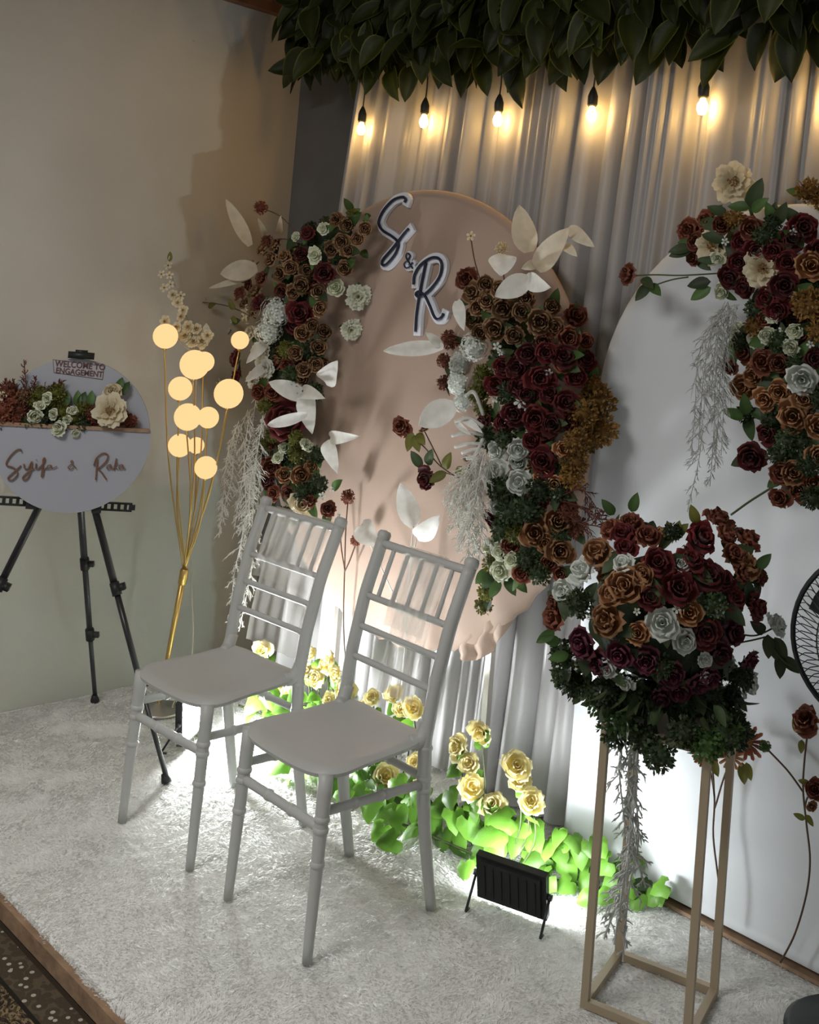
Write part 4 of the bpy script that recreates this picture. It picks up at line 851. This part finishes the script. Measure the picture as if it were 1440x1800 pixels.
for k, (lab, items) in enumerate(YR):
    Y = 2.60 if k < 3 else 2.52; b0 = np.mean([ony(x, y, Y) for x, y, d in items], 0); yb = thing('yellow_rose_bunch', (b0[0], Y+.03, 0), lab, 'rose bunch', 'yellow rose bunches along the backdrop')
    for (px, py, d) in items:
        p = ony(px, py, Y+rnd.uniform(-.03, .02)); put_flower(yb, p, np.array([.35, -.75, .45])+jv(.35), d*.5*depth(p)/F, 'rose', 'yellow')
        mb = STEMS(); stem(mb, [p-np.array([0, -.008, .012]), p+np.array([rnd.uniform(-.02, .02), .03, -p[2]*.5]), np.array([b0[0]+(p[0]-b0[0])*.6, Y+.04, .004])], .0024); stems('stem', mb, 'stem', yb)
        for s in range(2): put_leaf(yb, p-np.array([0, -.02, .03+.03*s]), jv(1)+np.array([0, -.3, 0]), (.3, -.7, .6), .055, me=rnd.choice(IVYM))

# ------------------------------------------------------------------ loose stems standing against the boards
def lone_stem(lab, blooms, lines, Y, leaves=(), mcol='brownstem', leafc='olive'):
    q = min((p for l in lines for p in l), key=lambda a: -a[1]); b = ony(q[0], q[1], Y); t = thing('artificial_flower_stem', (b[0], Y, max(0, b[2])), lab, 'flower stem', 'loose flower stems against the boards')
    for px, py, d, kind, colr in blooms:
        p = ony(px, py, Y-.02); put_flower(t, p, nrm(np.array([.25, -.8, .3])+jv(.3)), d*.5*depth(p)/F, kind, colr)
    mb = STEMS()
    for l in lines: stem(mb, [ony(x, y, Y) if ony(x, y, Y)[2] > .005 else onz(x, y, .005) for x, y in l], .0026)
    stems('stem', mb, mcol, t)
    for px, py, tx, ty in leaves:
        a, b_ = ony(px, py, Y-.01), ony(tx, ty, Y-.02); put_leaf(t, a, b_-a, (.3, -.8, .3), max(.03, np.linalg.norm(b_-a)), leafc)
    return t
lone_stem('rust rose stem leaning on the white arch at the right edge', [(1415, 1268, 56, 'rose', 'rust'), (1434, 1388, 40, 'rose', 'rust'), (1428, 1418, 20, 'rose', 'copper')], [[(1420, 1285), (1414, 1340), (1412, 1390), (1418, 1450), (1424, 1510), (1418, 1570), (1398, 1640), (1372, 1692)], [(1350, 1318), (1385, 1355), (1412, 1392)], [(1432, 1395), (1420, 1402), (1415, 1420)]], 2.735, [(1412, 1290), (1400, 1315)][:0] or [(1405, 1290, 1395, 1262), (1410, 1300, 1408, 1325), (1425, 1378, 1405, 1372), (1418, 1432, 1428, 1450), (1416, 1440, 1405, 1435)])
lone_stem('red daisy stems behind the flower stand against the white arch', [(1316, 1305, 62, 'daisy', 'rust'), (1345, 1312, 22, 'fluff', 'leaf'), (1285, 1330, 50, 'daisy', 'copper'), (1215, 1300, 44, 'daisy', 'copper'), (1240, 1325, 50, 'daisy', 'rust'), (1232, 1288, 40, 'daisy', 'rust')], [[(1245, 1335), (1256, 1400), (1254, 1470), (1264, 1560), (1262, 1620)], [(1220, 1305), (1250, 1345), (1256, 1400)], [(1316, 1310), (1280, 1350), (1257, 1420)]], 2.72, [(1305, 1340, 1308, 1380), (1312, 1340, 1320, 1372), (1250, 1330, 1262, 1365)])
lone_stem('small rust bloom stem in front of the round board between the chairs', [(612, 873, 28, 'fluff', 'rust'), (626, 950, 22, 'fluff', 'rust'), (597, 905, 10, 'star', 'white')], [[(612, 880), (608, 930), (606, 1000), (604, 1080), (606, 1140), (612, 1200)], [(626, 955), (615, 985), (606, 1005)], [(597, 905), (600, 960), (606, 1000)]], 2.68)
ws = thing('white_leaf_stem', (-2.62, 2.66, 0), 'white painted leaf stem in front of the round board behind the near chair', 'leaf stem')
for (bx, by, tx, ty, wp) in [(727, 925, 703, 848, 38), (733, 945, 776, 902, 36), (634, 922, 668, 962, 44)]: big_leaf(ws, ony(bx, by, 2.64), ony(tx, ty, 2.60), wp*3.7/F, 0)
mb = STEMS(); stem(mb, [ony(727, 925, 2.65), ony(722, 980, 2.66), ony(716, 1080, 2.66), np.array([-2.62, 2.66, .005])]); stem(mb, [ony(733, 945, 2.65), ony(724, 985, 2.66), ony(720, 1020, 2.66)]); stem(mb, [ony(634, 922, 2.65), ony(690, 1040, 2.66), ony(714, 1100, 2.66)]); stems('stem', mb, 'wleaf', ws)

# ------------------------------------------------------------------ globe lamp and blossom branch
LB = onz(278, 1250); gl = thing('globe_floor_lamp', LB, 'gold floor lamp with glowing warm globes by the left wall', 'floor lamp')
mb = MB(); mb.lathe([(0, 0), (.088, 0), (.09, .006), (.086, .012), (.02, .016), (.012, .03), (0, .03)], LB+np.array([0, 0, .002]), seg=32); part('base', mb, 'satinmetal', gl)
GD = 4.13; tie = atd(325, 1000, GD); foot = LB+np.array([0, 0, .02])
mb = MB(); mb.tube([foot, foot+(tie-foot)*.5, tie], [.007, .010, .013], 10); part('pole', mb, 'gold', gl)
mb = MB(); mb.lathe([(.013, -.03), (.0165, -.025), (.0165, .025), (.013, .03)], tie-nrm(tie-foot)*.03, tie-foot, 12); part('collar', mb, 'gold', gl)
G = [(291, 591, 22, 0), (342, 641, 26, -.04), (359, 636, 18, .05), (317, 683, 21, -.02), (402, 692, 26, -.05), (330, 733, 24, -.03), (366, 734, 19, .04), (316, 783, 20.5, 0), (345, 783, 14.5, .06), (362, 822, 20, -.03), (422, 598, 16, .05)]
for i, (px, py, r, dd) in enumerate(G):
    p = atd(px, py, GD+dd); rr = r*(GD+dd)/F; s0 = tie+RT*.004*(i % 4-1.5)
    end = p-np.array([0, 0, rr*.96]); mid = s0+(end-s0)*.5+RT*.02*math.copysign(1, px-325)
    o = MB(); o.tube(spline([s0, mid, end], 8), .0032, 6); part('branch_rod', o, 'gold', gl)
    mb = MB(); mb.ball(p, rr, 18, 12); gb = part('globe', mb, 'globe', gl); mb = MB(); mb.lathe([(.0, -.006), (.008, -.006), (.009, .006), (0, .008)], end, seg=10); part('globe_cap', mb, 'gold', gb)
wb = thing('blossom_branch', LB+np.array([.03, .04, .015]), 'tall dried cream blossom branch standing behind the globe lamp', 'blossom branch')
BD = 4.2; bp = [(338, 1150), (336, 1000), (335, 850), (345, 700), (340, 600), (318, 530), (296, 470), (298, 450)]
mb = STEMS(); stem(mb, [LB+np.array([.03, .04, .015])]+[atd(x, y, BD) for x, y in bp], .003); stem(mb, [atd(342, 620, BD), atd(320, 605, BD), atd(295, 570, BD)]); stem(mb, [atd(342, 630, BD), atd(360, 600, BD), atd(368, 575, BD)]); stems('stem', mb, 'creamleaf', wb)
for px, py, d in [(296, 467, 16), (284, 482, 14), (298, 484, 14), (289, 506, 16), (300, 500, 14), (304, 518, 18), (318, 520, 16), (312, 532, 18), (322, 545, 18), (318, 556, 18), (330, 575, 22), (345, 578, 22), (325, 590, 24), (355, 600, 26), (340, 600, 24), (310, 575, 20), (290, 565, 20), (365, 590, 20)]: put_flower(wb, atd(px, py, BD-.02), nrm(CAM-BC+jv(.8)), d*.55*BD/F, 'star' if d < 17 else 'peony', 'cream')
big_leaf(wb, atd(362, 605, BD), atd(363, 568, BD), 18*BD/F, 0, 'creamleaf', 'cream_leaf'); put_leaf(wb, atd(298, 460, BD), (0, 0, 1), (.8, -.4, 0), .04, 'olive')

# ------------------------------------------------------------------ easel and round welcome sign
AP = atd(133, 753, 3.78); fR = onz(293, 1376); fB = onz(167, 1233); fL = onz(-170, 1370)
es = thing('tripod_easel', ((fR+fB+fL)/3)*np.array([1, 1, 0]), 'black folding tripod easel holding the round sign', 'easel')
for nm, f in (('leg', fR), ('leg', fL), ('leg', fB)):
    a = AP+np.array([0, 0, -.02]); d = f-a; mb = MB()
    mb.tube([a, a+d*.47], .0125, 10); mb.tube([a+d*.45, a+d*.74], .0105, 10); mb.tube([a+d*.72, f+np.array([0, 0, .012])], .0085, 10); o = part('leg', mb, 'blackmetal' if f is not fB else 'greymetal', es)
    mb = MB(); mb.lathe([(0, 0), (.017, 0), (.017, .006), (.010, .03), (0, .03)], f, -d, 10); part('rubber_foot', mb, 'black', o)
    for t in (.46, .73):
        q = a+d*t; mb = MB(); mb.lathe([(.0, -.022), (.0165, -.022), (.0165, .022), (0, .022)], q, d, 10); mb.box(q+nrm(np.cross(d, fw))*.02, .022, .02, .026, nrm(d), fw, nrm(np.cross(d, fw))); part('leg_clamp', mb, 'black', o)
mb = MB(); topc = atd(143, 620, 3.74); mb.tube([AP-np.array([0, 0, .05]), topc], .010, 10); part('mast', mb, 'blackmetal', es)
sn = nrm(np.array([.86, -.46, .10])); SCN = atd(128, 764, 3.66); srt = nrm(np.cross((0, 0, 1), sn)); sup = np.cross(sn, srt)
def sg(px, py, o=0.0): return onpl(px, py, SCN+sn*o, sn)
mb = MB(); a = sg(143, 625, .005); mb.box(a, .04, .085, .022, -sn, srt, sup); mb.box(a+sup*.012, .03, .04, .012, sn, srt, sup); part('top_clip', mb, 'black', es)
# slotted tray bar
tl, tr = sg(-30, 878, -.012), sg(232, 892, -.012); tx_ = nrm(tr-tl); tz = np.cross(sn, tx_); TL = np.linalg.norm(tr-tl); mb = MB(); tc = (tl+tr)/2
mb.box(tc+tz*.0115, TL, .022, .006, tx_, sn, tz); mb.box(tc-tz*.0115, TL, .022, .006, tx_, sn, tz)
ns = 22
for i in range(ns+1): mb.box(tl+tx_*TL*i/ns, .010 if 0 < i < ns else .02, .022, .017, tx_, sn, tz)
part('tray_bar', mb, 'black', es, smooth=False)
for px in (55, 170):
    mb = MB(); p = sg(px, 884 if px < 100 else 891, .01); mb.box(p, .03, .06, .035, tx_, sn, tz); part('tray_bracket', mb, 'black', es, smooth=False)
wsn = thing('welcome_sign', SCN-sup*.25, 'round white welcome sign with flowers and script names on the easel', 'sign')
SR = 133*depth(SCN)/F; mb = MB(); mb.lathe([(0, -.012), (SR-.002, -.012), (SR, -.010), (SR, .0), (SR-.002, .003), (0, .003)], SCN, sn, 72); part('board', mb, 'signwhite', wsn, smooth=False)
# pocket: lower half doubled by a thicker plate
pk = MB(); cen = sg(128, 750); zl = float(np.dot(cen-SCN, sup)); arc = []
a0 = math.asin(zl/SR)
for i in range(41): t = math.pi-a0+(math.pi+2*a0)*i/40; arc.append((SR*math.cos(t)*.998, SR*math.sin(t)*.998))
fr_ = [SCN+srt*x+sup*y+sn*.05 for x, y in arc]; bk_ = [SCN+srt*x+sup*y+sn*.042 for x, y in arc]; n = len(arc)
pk.add(fr_+bk_, [tuple(range(n)), tuple(range(2*n-1, n-1, -1))]+[(i, i+n, (i+1) % n+n, (i+1) % n) for i in range(n)])
part('front_panel', pk, 'signwhite', wsn, smooth=False)
pk = MB(); rim = [SCN+srt*x*.985+sup*y*.985 for x, y in arc[1:-1]]; pk.grid([[q+sn*.003, q+sn*.042] for q in rim]); part('pocket_rim', pk, 'signwhite', wsn)
mb = MB(); e0, e1 = sg(-8, 744, .026), sg(262, 757, .026); mb.box((e0+e1)/2, np.linalg.norm(e1-e0), .06, .012, nrm(e1-e0), sn, np.cross(sn, nrm(e1-e0))); part('planter_ledge', mb, 'wood', wsn, smooth=False)
mb = MB(); q = [sg(93, 632, .0045), sg(183, 644, .0045), sg(180, 667, .0045), sg(95, 655, .0045)]; mb.add(q+[p-sn*.001 for p in q], [(3, 2, 1, 0), (0, 1, 5, 4), (1, 2, 6, 5), (2, 3, 7, 6), (3, 0, 4, 7)]); lb = part('text_label', mb, 'signlabel', wsn, smooth=False)
mb = MB(); q = [sg(93, 632, .005), sg(183, 644, .005), sg(180, 667, .005), sg(95, 655, .005), sg(93, 632, .005)]
for i in range(4): mb.tube([q[i], q[i+1]], .0008, 4)
part('label_border', mb, 'signink', lb)
def text(body, p, p2, hgt, m, parent, name):
    cu = bpy.data.curves.new(name, 'FONT'); cu.body = body; cu.size = 1; cu.extrude = .01; cu.resolution_u = 3; cu.offset = .012
    o = bpy.data.objects.new('tmp_text', cu); col.objects.link(o); bpy.context.view_layer.update(); me = bpy.data.meshes.new_from_object(o.evaluated_get(bpy.context.evaluated_depsgraph_get())); bpy.data.objects.remove(o)
    co = np.empty(len(me.vertices)*3); me.vertices.foreach_get('co', co); co = co.reshape(-1, 3); w0, w1 = co[:, 0].min(), co[:, 0].max(); h1 = co[:, 1].max()
    d = p2-p; X = d; Lx = np.linalg.norm(d); Y = np.cross(sn, nrm(d))*hgt
    new = p+np.outer((co[:, 0]-w0)/(w1-w0), X)+np.outer(co[:, 1]/h1, Y)+np.outer(co[:, 2]*.1, sn)
    me.vertices.foreach_set('co', new.reshape(-1)); me.update(); me.materials.clear(); me.materials.append(M[m]); me.name = name; return part(name, me, None, parent)
px2m = depth(SCN)/F
text('WELCOME TO', sg(96, 643.5, .006), sg(184, 650.5, .006), 11*px2m, 'signink', lb, 'upper_lettering'); text('ENGAGEMENT', sg(98, 655.5, .006), sg(180, 663, .006), 10*px2m, 'signink', lb, 'lower_lettering')
SCR = {'script_name': [[(195, 1100), (185, 1080), (150, 1085), (100, 1130), (60, 1190), (62, 1225), (110, 1240), (150, 1270), (155, 1310), (110, 1355), (75, 1350), (80, 1325), (130, 1280), (190, 1225)], [(215, 1210), (225, 1250), (255, 1250), (287, 1190), (280, 1260), (255, 1330), (220, 1355), (205, 1335), (240, 1295), (310, 1250)], [(327, 1205), (323, 1248), (345, 1252), (375, 1225), (402, 1185), (403, 1158), (390, 1172), (385, 1240), (375, 1318), (386, 1318), (395, 1262), (420, 1248)], [(328, 1170), (332, 1176)], [(458, 1220), (432, 1226), (426, 1250), (450, 1250), (464, 1222), (470, 1250), (515, 1232)]],
       'script_ampersand': [[(690, 1250), (655, 1215), (640, 1190), (652, 1180), (655, 1200), (615, 1240), (640, 1258), (675, 1225)]],
       'script_name_b': [[(880, 1165), (872, 1250), (865, 1355)], [(848, 1225), (870, 1160), (925, 1115), (972, 1128), (962, 1180), (905, 1238), (880, 1245), (920, 1290), (962, 1352)], [(1002, 1216), (976, 1220), (964, 1246), (984, 1258), (1002, 1220), (1005, 1256), (1022, 1246)], [(1052, 1160), (1028, 1264)], [(1066, 1204), (1038, 1234), (1066, 1260)], [(1110, 1218), (1084, 1222), (1074, 1248), (1094, 1258), (1111, 1222), (1115, 1256), (1132, 1246)]]}
for nm, strokes in SCR.items():
    mb = MB()
    for s in strokes: mb.tube(spline([sg(x/5.14, 580+y/5.14, .057) for x, y in s], 6), .0026 if abs(s[0][1]-s[-1][1]) > 60 or len(s) > 9 else .0017, 6)
    part('script_ampersand' if 'amp' in nm else 'script_name', mb, 'script', wsn)
def sf(px, py, d, kind, c, o=.04): put_flower(wsn, sg(px, py, o), nrm(sn+jv(.35)), d*.5*px2m, kind, c)
sf(194, 722, 66, 'peony', 'cream', .075); sf(198, 688, 34, 'rose', 'cream', .04)
for px, py, d in [(62, 732, 28), (93, 728, 20), (128, 721, 20), (103, 753, 30), (118, 738, 18), (82, 700, 22), (70, 712, 20), (133, 762, 16)]: sf(px, py, d, 'rose', 'greenwhite', .06)
for px, py, d in [(100, 690, 34), (70, 695, 36), (90, 708, 34), (60, 705, 30), (130, 735, 34), (110, 725, 34), (145, 720, 32)]: sf(px, py, d, 'fluff', 'olive', .035)
for px, py, d in [(20, 705, 44), (5, 720, 44), (35, 720, 40), (10, 690, 40), (40, 700, 36), (155, 725, 34), (165, 738, 30), (230, 740, 26), (218, 735, 30), (30, 735, 40), (0, 740, 40)]: sf(px, py, d, 'fluff', 'rust' if d != 36 else 'brown', .03)
sf(3, 695, 20, 'star', 'cream', .05)
for px, py, d in [(75, 738, 40), (50, 738, 36), (110, 745, 36), (145, 745, 36)]: sf(px, py, d, 'fluff', 'darkleaf', .035)
fb = MB()
for k, S in enumerate([[(45, 720), (46, 680), (42, 632)], [(50, 720), (58, 690), (64, 660)], [(20, 720), (14, 690), (8, 665)], [(85, 715), (98, 690), (112, 668)], [(60, 710), (85, 685), (108, 672)], [(30, 715), (28, 690), (22, 668)]]): feather(fb, [sg(x, y, .03) for x, y in S], .03, 26, 200+k, -.6)
part('rust_fern', fb, 'rust', wsn)
for px, py, tx, ty in ((135, 715, 138, 678), (138, 715, 150, 690), (158, 715, 163, 680), (145, 720, 130, 690), (205, 690, 215, 665), (212, 695, 222, 680), (90, 700, 95, 680), (115, 715, 118, 690), (120, 765, 122, 775)): put_leaf(wsn, sg(px, py, .03), sg(tx, ty, .03)-sg(px, py, .03), sn, .055, 'leaf')

# ------------------------------------------------------------------ standing fan at the right edge
FC = atd(1566, 1132, 2.42); fn = nrm(CAM-FC); fn = nrm(np.array([fn[0], fn[1], 0])); fX = nrm(np.cross((0, 0, 1), fn)); fZ = np.array([0, 0, 1.0])
fan = thing('pedestal_fan', (FC[0], FC[1], 0), 'black pedestal fan with wire cage at the right edge', 'fan')
def circ(r, o, n=48): return [FC+fX*r*math.cos(2*math.pi*i/n)+fZ*r*math.sin(2*math.pi*i/n)+fn*o for i in range(n+1)]
FRAD = .205
mb = MB()
for o, r in ((.0, FRAD), (.012, FRAD), (-.012, FRAD)): mb.tube(circ(r, o), .006 if o == 0 else .004, 6)
part('cage_rim', mb, 'black', fan)
mb = MB()
for i in range(72):
    a = 2*math.pi*i/72; d = fX*math.cos(a)+fZ*math.sin(a); d2 = fX*math.cos(a+.25)+fZ*math.sin(a+.25)
    mb.tube([FC+d2*.04+fn*.07, FC+(d+d2)*.5*.14+fn*.062, FC+d*.19+fn*.035, FC+d*FRAD], .0012, 4, False); mb.tube([FC+d2*.04-fn*.07, FC+(d+d2)*.5*.14-fn*.062, FC+d*.19-fn*.035, FC+d*FRAD], .0012, 4, False)
for r, o in ((.09, .068), (.15, .055)): mb.tube(circ(r, o), .0016, 4); mb.tube(circ(r, -o), .0016, 4)
part('wire_cage', mb, 'blackmetal', fan)
mb = MB(); mb.lathe([(0, .08), (.03, .08), (.045, .068), (.045, .06), (0, .06)], FC, fn, 20); part('badge', mb, 'black', fan)
mb = MB(); mb.lathe([(0, -.20), (.04, -.19), (.055, -.15), (.055, -.08), (.03, -.065), (0, -.065)], FC, fn, 20); part('motor', mb, 'black', fan)
mb = MB()
for k in range(3):
    P = []
    for i in range(7):
        t = i/6; a = k*2.094+t*1.1; row = []
        for r in (.03, .08, .13, .18): d = fX*math.cos(a-r*1.5)+fZ*math.sin(a-r*1.5); row.append(FC+d*r+fn*(.025-.05*t))
        P.append(row)
    mb.grid(P)
part('blades', mb, 'greymetal', fan)
mb = MB(); pc_ = FC-fn*.12; mb.tube([pc_*np.array([1, 1, 0])+np.array([0, 0, .02]), pc_], .013, 12); part('pole', mb, 'black', fan)
mb = MB(); mb.lathe([(0, .002), (.17, .002), (.175, .012), (.16, .024), (.03, .045), (0, .05)], pc_*np.array([1, 1, 0]), seg=40); part('base', mb, 'black', fan)
